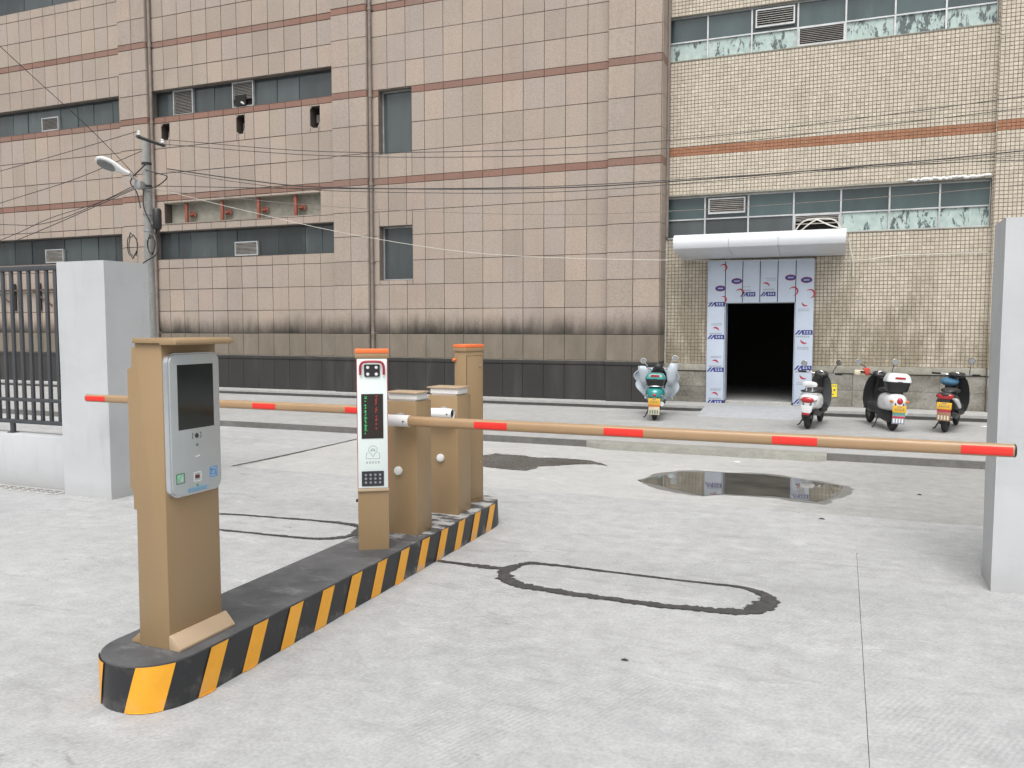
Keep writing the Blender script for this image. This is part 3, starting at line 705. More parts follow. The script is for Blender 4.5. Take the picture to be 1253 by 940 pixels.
def arc_mark(x, z, r, a0, a1, w, flip=1):
    mb = MB(); n = 12; vs = []
    for i in range(n+1):
        a = R(a0+(a1-a0)*i/n); k = 1.55*w*math.sin(math.pi*(i+.3)/(n+.6))
        vs += [(x+flip*(r-k)*math.cos(a),YS,z+(r-k)*math.sin(a)),(x+flip*(r+k)*math.cos(a),YS,z+(r+k)*math.sin(a))]
    mb.add(vs, [(2*i,2*i+1,2*i+3,2*i+2) for i in range(n)]); return mb
def oval(x, z):
    for a, b, m, y in ((.100,.056,red_ink,YS),(.092,.047,navy,YS-.0006)):
        mb = MB(); mb.add([(x+a*math.cos(t*math.pi/12),y,z+b*math.sin(t*math.pi/12)) for t in range(24)], [tuple(range(24))]); pr(mb, 'printed_oval', m)
    mb = MB()
    for i in range(5): quad(mb, x-.046+i*.02, x-.034+i*.02, z-.012, z+.013, YS-.0012)
    pr(mb, 'oval_lettering', film)
def txt(x, z, n=8, h=.016, w=.2, m=None):
    mb = MB()
    for i in range(n):
        a = x-w/2+i*w/n
        quad(mb, a, a+w/n*.72, z-h/2+h*.1*(i%2), z-h/2+h*.28+h*.1*(i%2)); quad(mb, a, a+w/n*.2, z-h/2, z+h/2); quad(mb, a+w/n*.36, a+w/n*.72, z+h*.2, z+h/2)
    pr(mb, 'small_lettering', m or ink)
def bar(x, z, w=.30, h=.082):
    mb = MB(); quad(mb, x-w/2, x-w*.22, z-h/2, z+h/2, sk=.06); quad(mb, x-w*.10, x+w/2, z-h/2, z+h/2); quad(mb, x-w*.30, x-w*.06, z-h/2-.001, z+h/2+.001, YS-.0002, .03) if False else None
    pr(mb, 'printed_bar', navy)
    mb = MB(); quad(mb, x-w*.40, x-w*.34, z-h/2, z+h/2, YS-.0008, .07); pr(mb, 'bar_slash', film)
    mb = MB()
    for i in range(3):
        a = x+w*.0+i*w*.155; quad(mb, a, a+w*.11, z-h*.22, z-h*.10, YS-.0008); quad(mb, a, a+w*.10, z+h*.10, z+h*.24, YS-.0008); quad(mb, a+w*.035, a+w*.06, z-h*.26, z+h*.28, YS-.0009)
    pr(mb, 'bar_lettering', film)
def c2w(x, y): return (-2.05+(x-178)*.00308 + (.0000*y), 2.82-(y-90)*.00322)
for x, y in ((245,207),(552,193),(655,208),(150,247)): oval(*c2w(x if x != 655 else 640, y))
for x, y, r, a0, a1, f in ((262,275,.07,20,270,-1),(408,245,.08,10,120,1),(568,270,.075,20,270,-1),(660,285,.075,40,270,-1),(640,330,.07,180,300,1),(165,128,.06,20,270,-1),(165,312,.06,60,270,-1)):
    X, Z = c2w(x, y); pr(arc_mark(X, Z, r, a0, a1, .010, f), 'printed_swoosh', red_ink)
for x, y in ((310,283),(425,283)): X, Z = c2w(x, y); bar(X, Z, .27)
txt(*c2w(305,240), 6, .014, .14); txt(*c2w(305,260), 5, .022, .16); txt(*c2w(440,195), 7, .014, .18); txt(*c2w(432,257), 8, .022, .2); txt(*c2w(448,205), 6, .012, .16)
for dz, n in ((0,0),(.612,1),(1.224,2)):
    z = 1.41-dz+.0
    bar(-2.21, z, .31); txt(-2.205, z+.065, 7, .024, .24); pr(arc_mark(-2.225, z+.10, .075, 10, 125, .011), 'printed_swoosh', red_ink); txt(-2.19, z+.25, 8, .013, .2); txt(-2.20, z+.225, 8, .013, .2)
bar(-2.21, 2.02, .31)
for z in (1.50,.86,.245):
    bar(-.655, z, .30)
    if z > .4: txt(-.665, z-.075, 7, .024, .24); pr(arc_mark(-.63, z-.12, .075, 185, 300, .011), 'printed_swoosh', red_ink); txt(-.66, z-.27, 8, .013, .2); txt(-.66, z-.30, 8, .013, .2)
txt(-.66, 1.92, 8, .013, .2); txt(-.66, 1.89, 8, .013, .2)
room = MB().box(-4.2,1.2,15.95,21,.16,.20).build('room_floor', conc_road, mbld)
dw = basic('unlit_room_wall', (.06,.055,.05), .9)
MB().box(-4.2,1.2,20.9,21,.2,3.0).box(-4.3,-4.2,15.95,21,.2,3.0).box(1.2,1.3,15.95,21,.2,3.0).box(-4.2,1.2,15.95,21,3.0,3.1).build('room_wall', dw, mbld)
MB().box(-2.02,-.84,15.70,16.0,.14,.215).build('threshold', conc_walk, mbld, bevel=.008)
# thin cable pinned along the wall
MB().tube(smooth_path([(.03,15.70,2.77),(.45,15.70,2.785),(.86,15.70,2.835),(1.4,15.71,2.838),(2.2,15.71,2.845)]), .008, 6).build('wall_cable', cable_w, mbld, smooth=True)
MB().tube(smooth_path([(.02,15.6,3.22),(.07,15.66,3.05),(.13,15.69,2.75),(.14,15.70,2.48)]), .010, 6).build('wall_cable', cable_w, mbld, smooth=True)
MB().tube([(-3.17,15.72,.9),(-3.17,15.72,3.25)], .010, 6).build('corner_strip', cable_w, mbld)
MB().tube([(-3.165,15.70,3.3),(-3.165,15.70,TOP)], .035, 8).build('corner_pipe', pipe_mat, mbld, smooth=True)
stk = thing('wall_sticker', 'small yellow notice stuck on the grey plinth stones by the doorway', 'sticker', (-.14,15.73,.36))
MB().box(-.21,-.07,15.722,15.728,.345,.575).build('sheet', basic('yellow_paper', (.80,.62,.03), .5), stk)
mb = MB()
for i in range(3): mb.box(-.19+i*.04,-.165+i*.04,15.7205,15.7218,.53,.55)
mb.box(-.13,-.095,15.7205,15.7218,.45,.49).box(-.18,-.15,15.7205,15.7218,.44,.47).box(-.16,-.12,15.7205,15.7218,.38,.40); mb.build('print', ink, stk)

# ------------------------------------------------------------------ traffic island
IX, IY0, IY1, IR, IH = -2.765, 2.67, 5.93, .228, .2
isl = thing('traffic_island', 'long narrow raised island with black and yellow striped sides', 'traffic island', (IX,4.3,0))
def isl_pt(s, off=0):
    """walk round the island: right side from the near nose to the far end; s in units of length"""
    r = IR+off; L1 = math.pi*IR/2
    if s < 0: a = -s/IR; return (IX+r*math.cos(-a), IY0+r*math.sin(-a))      # round the near nose
    if s <= IY1-IY0: return (IX+r, IY0+s)
    a = (s-(IY1-IY0))/IR; return (IX+r*math.cos(a), IY1+r*math.sin(a))
outl = [isl_pt(-math.pi*IR+math.pi*IR*i/24) for i in range(25)]+[isl_pt((IY1-IY0)*i/20) for i in range(1,20)]+[isl_pt(IY1-IY0+math.pi*IR*i/24) for i in range(25)]
outl = [(x+.004*mnoise.noise(Vector((x*5,y*5,0))), y+.004*mnoise.noise(Vector((x*5,y*5,9)))) for x,y in outl]
outl += [(IX-IR, IY1-(IY1-IY0)*i/20) for i in range(1,20)]
body = MB().prism(outl, 'z', -.01, IH-.006).build('kerb_body', kerb_black, isl, smooth=True)
inn = [(IX+(x-IX)*.988, y+.002*(1 if y < 4 else -1)) for x,y in outl]
patch_top = MB().prism(inn, 'z', IH-.012, IH+.002).build('island_top', island_top, isl, smooth=True)
def stripe(sb, wb, slant):
    mb = MB(); n, m = 7, 4; vs = []
    for j in range(m+1):
        z = .002+(IH-.006)*j/m
        for i in range(n+1):
            s = sb+wb*i/n+slant*j/m; x, y = isl_pt(s, .0035); vs.append((x, y, z))
    mb.add(vs, [(j*(n+1)+i, j*(n+1)+i+1, (j+1)*(n+1)+i+1, (j+1)*(n+1)+i) for j in range(m) for i in range(n)])
    mb.build('yellow_stripe', kerb_yellow, isl, smooth=True)
stripe(-.315, .155, .055)
s0 = 0.0
for k in range(12): stripe(-.008+k*.278, .108, .088)
stripe(-.62, .14, .05)
def spill(a, b, w, sd):
    mb = MB(); n = 14; vs = []
    for i in range(n+1):
        s_ = a+(b-a)*i/n; x, y = isl_pt(s_, .002); e = math.sin(math.pi*i/n)**.5*w*(.6+.8*abs(mnoise.noise(Vector((s_*23,sd,0))))); x2, y2 = isl_pt(s_, .004+e)
        vs += [(x,y,.0035),(x2,y2,.0035)]
    mb.add(vs, [(2*i,2*i+1,2*i+3,2*i+2) for i in range(n)]); mb.build('paint_spill', kerb_yellow, isl)
spill(-.31, -.165, .012, 1); spill(.0, .10, .010, 2); spill(.29, .37, .006, 3); spill(1.66, 1.78, .008, 4)
stripe(-.012+12*.278+.03, .12, .05)

# ------------------------------------------------------------------ payment kiosk
def rrect(a0, a1, b0, b1, r, n=5):
    out = []
    for cx, cy, t0 in ((a1-r,b1-r,0),(a0+r,b1-r,90),(a0+r,b0+r,180),(a1-r,b0+r,270)):
        for i in range(n+1):
            t = R(t0+90*i/n); out.append((cx+r*math.cos(t), cy+r*math.sin(t)))
    return out
ki = thing('payment_kiosk', 'tan metal payment kiosk with silver touchscreen panel at the near end of the island', 'kiosk', (-2.75,2.8,.2))
kp = [(-2.666,.202),(-2.666,1.53),(-2.815,1.53),(-2.815,1.512),(-2.836,1.512),(-2.838,1.43),(-2.862,1.415),(-2.866,.91),(-2.848,.87),(-2.848,.805),(-2.832,.805),(-2.838,.202)]
MB().prism(kp, 'y', 2.645, 2.966).build('cabinet', tan, ki, bevel=.0025)
MB().prism([(-2.812,1.5305),(-2.812,1.552),(-2.585,1.553),(-2.570,1.546),(-2.566,1.532),(-2.573,1.524),(-2.66,1.524),(-2.66,1.5305)], 'y', 2.628, 2.975).build('roof', tan, ki, bevel=.003)
MB().prism([(-2.6655,.2025),(-2.6655,.268),(-2.655,.268),(-2.606,.214),(-2.606,.2025)], 'y', 2.64, 2.985).build('base_wedge', tan_light, ki, bevel=.002)
MB().prism([(-2.841,.2025),(-2.841,.25),(-2.852,.25),(-2.897,.212),(-2.897,.2025)], 'y', 2.655, 2.96).build('base_wedge', tan, ki, bevel=.002)
MB().prism(rrect(2.649,2.956,.864,1.488,.042), 'x', -2.668, -2.640).build('panel_rim', silver_edge, ki, smooth=True)
fp = MB().prism(rrect(2.655,2.950,.870,1.482,.038), 'x', -2.645, -2.634).build('front_panel', silver, ki, bevel=.003)
XP = -2.6338
MB().box(XP-.004,XP+.0004,2.697,2.911,1.155,1.437).build('touchscreen', screen, fp)
def yz(name, m, rects, x=XP, dx=.0012, parent=None):
    mb = MB()
    for a,b,c,d in rects: mb.box(x-.0005,x+dx,a,b,c,d)
    return mb.build(name, m, parent or fp)
MB().lathe([(0,.003),(.009,.003),(.011,0),(.011,-.004)], (XP+.0005,2.802,1.122), 'x', 14).build('camera_lens', black_p, fp, smooth=True)
yz('lens_bracket', ink, [(2.775,2.778,1.110,1.135),(2.775,2.782,1.132,1.135),(2.775,2.782,1.110,1.113),(2.826,2.829,1.110,1.135),(2.822,2.829,1.132,1.135),(2.822,2.829,1.110,1.113)])
MB().lathe([(0,.002),(.006,.002),(.007,-.002)], (XP+.0005,2.803,1.081), 'x', 12).build('sensor', ink, fp)
yz('slot_mark', white_p, [(2.79,2.812,1.028,1.032),(2.812,2.815,1.028,1.036)])
def frame_rects(a,b,c,d,w=.003): return [(a,b,c,c+w),(a,b,d-w,d),(a,a+w,c+w,d-w),(b-w,b,c+w,d-w)]
yz('scan_frame', green_ink, frame_rects(2.676,2.724,.923,.968,.0035))
MB().lathe([(0,.0016),(.013,.0016),(.014,0)], (XP,2.697,.948), 'x', 14).build('scan_icon', basic('icon_green', (.20,.55,.33), .5), fp)
yz('scan_icon', white_p, [(2.700,2.712,.936,.941),(2.706,2.711,.930,.950)], XP+.001)
yz('reader_frame', white_p, frame_rects(2.779,2.823,.918,.960)); yz('reader_window', basic('reader_red', (.12,.02,.02), .3), [(2.788,2.812,.932,.947)])
yz('pay_frame', blue_ink, frame_rects(2.877,2.923,.922,.968,.003))
yz('pay_icon', blue_ink, [(2.886,2.891,.932,.958),(2.886,2.912,.954,.959),(2.896,2.914,.932,.937),(2.908,2.913,.936,.952)])
MB().lathe([(0,.002),(.005,.002),(.006,0)], (XP,2.799,.902), 'x', 10).build('indicator', basic('indicator_green', (.02,.35,.12), .4), fp)
rr = []
for i in range(6):      # row of six small blue characters
    a = 2.744+i*.0195
    rr += [(a,a+.015,.892,.8945),(a,a+.015,.884,.886),(a+.006,a+.009,.876,.895),(a,a+.0025,.876,.889),(a+.0125,a+.015,.876,.890),(a,a+.015,.876,.878)]
yz('lettering', basic('pale_blue_ink', (.20,.44,.66), .5), rr)

# ------------------------------------------------------------------ camera posts
def camera_post(name, label, loc, rz, front):
    t = thing(name, label, 'camera post', loc, rz)
    MB().box(-.095,.095,-.065,.065,0,1.205).build('column', tan, t, bevel=.003)
    MB().box(-.103,.103,-.072,.070,1.2055,1.236).build('cap', tan, t, bevel=.003)
    MB().box(-.104,.104,-.073,.071,1.2365,1.263).build('cap_top', orange, t, bevel=.004)
    if front:
        MB().box(-.097,.097,-.078,-.0655,.375,.392).build('ledge', tan_light, t, bevel=.002)
        fpn = MB().box(-.092,.092,-.072,-.0655,.394,1.203).build('face_panel', panel_w, t, bevel=.003)
        MB().box(-.0955,-.0925,-.070,-.066,.394,1.203).box(.0925,.0955,-.070,-.066,.394,1.203).build('side_strip', red_ink, t)
        c = MB().prism(rrect(-.048,.048,1.093,1.168,.006), 'y', -.081, -.070).build('camera_module', black_p, t, smooth=True)
        for x in (-.026,.026):
            for z in (1.108,1.15): MB().lathe([(0,-.003),(.008,-.003),(.010,0)], (x,-.081,z), 'y', 12).build('lamp_lens', white_p, c, smooth=True)
        arch = [(-.072,-.086,1.105),(-.072,-.088,1.15),(-.064,-.09,1.174),(-.04,-.091,1.185),(.04,-.091,1.185),(.064,-.09,1.174),(.072,-.088,1.15),(.072,-.086,1.105)]
        MB().tube(smooth_path(arch,4), .0075, 8).build('hood', basic('dark_red_hood', (.33,.02,.035), .35), t, smooth=True)
        l = MB().box(-.068,.066,-.0745,-.070,.707,.985).build('led_display', led_bg, t)
        random.seed(11); g = MB(); rd = MB()
        for col, x0, mbx, zz in ((0,-.048,g,(.972,.722)),(1,.018,rd,(.970,.755))):
            z = zz[0]; k = 0
            while z > zz[1]:
                n = random.choice((2,3,3,4)); 
                for q in range(n):
                    for p in range(3):
                        if random.random() < (.62 if p < 2 else .2): mbx.box(x0+p*.0052,x0+p*.0052+.0042,-.0752,-.0746,z-q*.0055,z-q*.0055+.0042)
                z -= n*.0055+random.choice((.004,.004,.012)); k += 1
        g.build('led_text_green', led_g, l)['kind'] = 'stuff'; rd.build('led_text_red', led_r, l)['kind'] = 'stuff'
        e = MB(); n = 20
        def stroke(pts, w=.0022):
            for (x0,z0),(x1,z1) in zip(pts[:-1], pts[1:]):
                d = Vector((x1-x0,z1-z0)).normalized(); q = Vector((-d.y,d.x))*w/2
                e.add([(x0+q.x,-.0727,z0+q.y),(x1+q.x,-.0727,z1+q.y),(x1-q.x,-.0727,z1-q.y),(x0-q.x,-.0727,z0-q.y)], [(0,1,2,3)])
        cx, cz, r = 0, .635, .026
        stroke([(cx+r*math.cos(R(-60+300*i/n)),cz+r*math.sin(R(-60+300*i/n))) for i in range(n+1)]); stroke([(cx+r*.5,cz-r*.866),(cx,cz-.043),(cx-r*.5,cz-r*.866)])
        stroke([(-.012,.630),(-.009,.641),(.009,.641),(.012,.630),(-.012,.630),(-.012,.625)], .003); stroke([(.012,.630),(.012,.625)], .003)
        stroke([(-.030,.618),(-.040,.614),(-.042,.580),(.042,.580),(.040,.614),(.030,.618)])
        for i in range(5):
            a = -.042+i*.018; stroke([(a,.560),(a+.011,.560)]); stroke([(a,.553),(a+.011,.553)]); stroke([(a+.0055,.564),(a+.0055,.548)])
        e.build('emblem', ink, fpn)
        kpd = MB().prism(rrect(-.070,.066,.408,.502,.004), 'y', -.0765, -.070).build('keypad', keypad_m, t, smooth=True)
        for i in range(4):
            for j in range(3): MB().lathe([(0,-.002),(.007,-.002),(.008,0)], (-.045+i*.029,-.0766,.431+j*.024), 'y', 10).build('key', galv, kpd, smooth=True)
        MB().box(-.022,.020,-.0664,-.0652,.31,.335).build('embossed_mark', pipe_mat, t) if False else None
        MB().box(-.108,-.096,-.03,.0,.30,.315).build('latch', black_p, t)
    else:
        MB().box(-.083,.085,.0645,.0662,.027,1.173).build('door_gap', dark, t); MB().box(-.080,.082,.0655,.069,.03,1.17).build('service_door', tan, t, bevel=.0015)
        for z in (.32,1.09): MB().lathe([(.009,0),(.009,.006),(0,.008)], (-.055,.069,z), 'y', 10).build('lock', galv, t, smooth=True)
        MB().tube([(.1,-.05,1.14),(.12,-.06,1.14)], .014, 8).build('hood_end', orange, t)
    return t
camera_post('camera_post', 'tan plate-recognition post with pale panel, keypad and red and green display', (-2.734,4.42,.2), R(32), True)
camera_post('camera_post', 'tan orange-topped post seen from behind, at the far end of the island', (-2.755,5.90,.2), R(-112), False)

# ------------------------------------------------------------------ barrier gates
def barrier(label, bx0, bx1, y0, y1, z1, arm0, arm1, clamp, ya, za, bands, knob):
    t = thing('barrier_gate', label, 'barrier gate', ((bx0+bx1)/2,(y0+y1)/2,.2))
    MB().box(bx0,bx1,y0,y1,.201,z1).build('cabinet', tan, t, bevel=.004)
    MB().box(bx0+.02,bx1-.02,y0+.02,y1-.03,z1+.001,z1+.010).build('lid_seal', foam, t)
    MB().box(bx0+.012,bx1-.004,y0+.012,y1-.05,z1+.0105,z1+.052).build('foam_block', foam, t, bevel=.004)
    MB().box(bx0-.012,bx1+.012,y0-.002,y1-.035,z1+.0525,z1+.062).build('lid', tan_light, t, bevel=.002)
    MB().lathe([(.030,0),(.030,-.012),(.026,-.020),(.015,-.024),(0,-.025)], (knob[0],y0,knob[1]), 'y', 18).build('release_cap', white_p, t, smooth=True)
    MB().lathe([(.045,0),(.045,-.015),(.03,-.02),(.03,-.05)], ((clamp[0]+clamp[1])/2-.02,y0,za), 'y', 18).build('axle', galv, t, smooth=True)
    cl = MB().lathe([(.0385,clamp[0]),(.0385,clamp[1]),(.0345,clamp[1]),(.0345,clamp[0])], (0,ya,za), 'x', 24, True).build('arm_clamp', white_p, t, smooth=True)
    MB().lathe([(.006,0),(.006,-.004),(0,-.005)], (clamp[1]-.03,ya-.0385,za), 'y', 8).build('clamp_screw', black_p, cl)
    MB().lathe([(.0344,0),(.0344,.002)], (clamp[1]-.016,ya,za), 'x', 20).build('clamp_bore', dark, cl)
    d = 1 if arm1 > arm0 else -1
    a = MB().loft([se_ring((x,ya,za), .0335, .0335, 3.0, 'x', 24) for x in [arm0+(arm1-arm0)*i/12 for i in range(13)]]).build('boom', tan_arm, t, smooth=True)
    MB().lathe([(.034,0),(.035,.004*d),(.030,.010*d),(0,.011*d)], (arm1,ya,za), 'x', 20).build('end_cap', black_p, a, smooth=True)
    for b0, b1 in bands:
        for sgn in (-1, 1):
            mb = MB(); n = 10
            def Pn(u, v):
                th = R(-38+72*v); co = math.cos(th); si = math.sin(th)
                rad = .0346/((abs(co)**3+abs(si)**3)**(1/3))
                return (b0+(b1-b0)*u, ya+sgn*rad*co, za+rad*si)
            mb.grid(Pn, 1, n); mb.build('reflective_band', red, a, smooth=True)
    return t
barrier('tan barrier gate nearer the camera, its long boom reaching right across the lane', -2.845, -2.614, 4.773, 4.985, 1.103, -2.66, .808, (-2.80,-2.622), 4.70, .982,
        [(-2.145,-1.921),(-1.30,-1.063),(-.346,-.113),(.571,.800)], (-2.752,.633))
barrier('tan barrier gate behind the first, its boom reaching left to the pillar', -2.862, -2.62, 5.41, 5.645, 1.092, -2.70, -6.248, (-2.80,-2.622), 5.337, .966,
        [(-6.244,-6.011),(-5.30,-5.07),(-4.404,-4.178),(-3.525,-3.295)], (-2.759,.625))

# ------------------------------------------------------------------ gate pillars, low wall, fence, drain
def pillar(label, x0, x1, y0, y1, h, cut=0):
    mb = MB(); nx, ny, nz = 5, 4, 14
    t = thing('gate_pillar', label, 'pillar', ((x0+x1)/2,(y0+y1)/2,0))
    rings = []
    for k in range(nz+1):
        z = h*k/nz; r = []
        for i in range(nx): r.append((x0+(x1-x0)*i/nx, y0))
        for i in range(ny): r.append((x1, y0+(y1-y0)*i/ny))
        for i in range(nx): r.append((x1-(x1-x0)*i/nx, y1))
        for i in range(ny): r.append((x0, y1-(y1-y0)*i/ny))
        rings.append([Vector((x+.004*mnoise.noise(Vector((x*3,y*3,z*2))), y+.004*mnoise.noise(Vector((x*3,y*3,z*2+7))), z-(cut*(y-y0)/(y1-y0) if k == nz else 0))) for x,y in r])
    mb.loft(rings); mb.build('shaft', plaster, t, smooth=True, ang=30)
    mbs = MB(); random.seed(int(x0*10))
    for i in range(26):
        x = random.uniform(x0-.02,x1); y = y0-random.uniform(0,.025); r = random.uniform(.005,.013)
        mbs.lathe([(0,r*.6),(r*.7,r*.4),(r,0)], (x,y,0), 'z', 6)
    mbs.build('mortar_crumbs', conc_walk, t)
    return t
pillar('grey rendered gate pillar at the right edge, before the boom tip', .872, 2.05, 5.585, 5.97, 2.24, .0)
pillar('pale grey rendered gate pillar on the left, before the street lamp pole', -6.845, -6.243, 5.548, 6.06, 2.205)
lw = MB().box(-14,-6.852,5.70,5.93,-.01,.520).build('low_wall', plaster, bevel=.008)
tag(lw, 'low grey rendered wall under the dark fence', 'wall')
fe = thing('fence', 'dark grey steel bar fence standing on the low wall', 'fence', (-9,5.8,.52))
MB().box(-14,-6.86,5.785,5.825,2.155,2.205).build('top_rail', steel, fe, bevel=.004)
MB().box(-14,-6.86,5.79,5.82,.845,.880).build('rail', steel, fe, bevel=.003); MB().box(-14,-6.86,5.785,5.825,.620,.660).build('rail', steel, fe, bevel=.003)
barme = MB().box(-.0185,.0185,-.0125,.0125,0,1.494).mesh('bar', bevel=.002); barme.materials.append(steel)
x = -6.93
while x > -14:
    o = bpy.data.objects.new('bar', barme); C.objects.link(o); o.parent = fe; o.location = (Vector((x,5.805,.661))-ORG[fe.name])*S; x -= .124
for x in (-7.86,-9.6,-11.4): MB().box(x-.025,x+.025,5.79,5.82,.521,.619).box(x-.045,x+.045,5.77,5.84,.521,.529).build('foot', steel, fe)
dg = thing('drain_grate', 'slotted concrete drain cover at the foot of the low wall', 'drain', (-7.6,5.58,0))
MB().box(-9.6,-6.92,5.50,5.69,.001,.006).build('cover', conc_walk, dg, bevel=.002)
x = -7.02
while x > -9.5: MB().box(x-.045,x+.045,5.535,5.548,.0045,.0075).box(x-.045,x+.045,5.575,5.588,.0045,.0075).box(x-.045,x+.045,5.615,5.628,.0045,.0075).build('slot', dark, dg); x -= .125

# ------------------------------------------------------------------ pole, street lamp, wires
PX0, PY0 = -10.47, 10.2
po = thing('utility_pole', 'weathered round concrete utility pole behind the left pillar', 'pole', (PX0,PY0,0))
MB().tube([(PX0,PY0,0),(PX0,PY0,1.5),(PX0,PY0,3),(PX0,PY0,4.62)], [.088,.080,.071,.060], 20).build('shaft', pole_m, po, smooth=True)
for z in (3.86,3.80,4.22,3.42,3.15): MB().lathe([(.066,-.02),(.077,-.016),(.077,.016),(.066,.02)], (PX0,PY0,z), 'z', 18).build('band', cable if z in (3.86,4.22) else galv, po, smooth=True)
ca = MB().tube([(-10.26,9.82,4.555),(-10.375,10.49,4.555)], .028, 4).build('crossarm', rust if False else steel, po)
for p in ((-10.27,9.87),(-10.37,10.45)): MB().lathe([(.012,0),(.03,.01),(.03,.03),(.018,.04),(.028,.05),(.028,.065),(.01,.075)], (p[0],p[1],4.58), 'z', 10).build('insulator', white_p, ca, smooth=True)
cc = MB().lathe([(0,.175),(.05,.17),(.068,.14),(.068,-.12),(.055,-.16),(.03,-.17)], (PX0+.24,PY0-.05,3.32), 'z', 14)
for a in (-.035,0,.035): cc.tube([(PX0+.24+a,PY0-.05,3.17),(PX0+.24+a,PY0-.05,3.08)], .012, 6)
cco = cc.build('splice_closure', black_p, po, smooth=True)
MB().box(PX0+.09,PX0+.19,PY0-.06,PY0-.04,3.25,3.28).build('closure_bracket', galv, cco)
random.seed(5)
for k in range(4):
    r = .13+.02*k; sx = 1 if k < 2 else -1; cx = PX0+sx*(.17+.01*k)
    MB().tube([(cx+r*.55*math.cos(2*math.pi*i/20), PY0-.12-.01*k, 2.88+.06*random.random()+r*math.sin(2*math.pi*i/20)) for i in range(21)], .008, 6).build('cable_coil', cable, po, smooth=True)
for pts in ([(PX0+.1,PY0-.1,4.2),(PX0-.22,PY0-.12,3.95),(PX0-.1,PY0-.12,3.75),(PX0-.02,PY0-.13,3.5)], [(PX0+.08,PY0-.1,4.1),(PX0+.25,PY0-.05,4.05),(PX0+.42,PY0,3.98),(PX0+.2,PY0,3.85),(PX0+.05,PY0-.1,3.8)], [(PX0+.04,PY0-.12,3.8),(PX0+.06,PY0-.14,3.5),(PX0+.2,PY0-.1,3.15),(PX0+.28,PY0-.1,2.8),(PX0,PY0-.14,2.62)]):
    MB().tube(smooth_path(pts), .010, 6).build('hanging_cable', cable, po, smooth=True)
sl = thing('street_lamp', 'white cobra-head street lamp bracketed to the concrete pole', 'street lamp', (-10.44,10.1,3.86))
MB().tube([(-10.45,10.14,3.84),(-10.51,10.0,3.94),(-10.60,9.91,4.05)], .018, 8).build('arm', galv, sl, smooth=True)
MB().box(-10.56,-10.44,10.02,10.12,3.80,3.92).build('clamp', galv, sl, bevel=.006)
A = Vector((-10.56,9.93,4.03)); B = Vector((-11.0,9.68,4.23)); dx = (B-A).normalized(); side = dx.cross(Vector((0,0,1))).normalized(); upv = side.cross(dx)
rq = Matrix.Rotation(R(34), 3, dx); side = rq @ side; upv = rq @ upv
def lamp_ring(t, w, h0, h1): # flat underside
    c = A.lerp(B, t); n = 18; out = []
    for k in range(n):
        a = 2*math.pi*k/n; s_, c_ = math.sin(a), math.cos(a)
        out.append(c+side*w*c_+upv*((h1*s_) if s_ > 0 else (h0*s_)))
    return out
MB().loft([lamp_ring(t,w,h0,h1) for t,w,h0,h1 in ((-.02,.02,.02,.02),(.05,.032,.03,.03),(.2,.05,.03,.04),(.38,.105,.03,.06),(.6,.140,.035,.075),(.8,.132,.035,.068),(.94,.085,.025,.04),(1.0,.02,.01,.01))]).build('lamp_head', white_p, sl, smooth=True, ang=60)
MB().loft([[p-upv*.022 for p in lamp_ring(t,w,.03,.0)] for t,w in ((.40,.05),(.48,.088),(.65,.108),(.8,.100),(.9,.055))]).build('lens', basic('lamp_lens_grey', (.16,.165,.165), .2), sl, smooth=True)
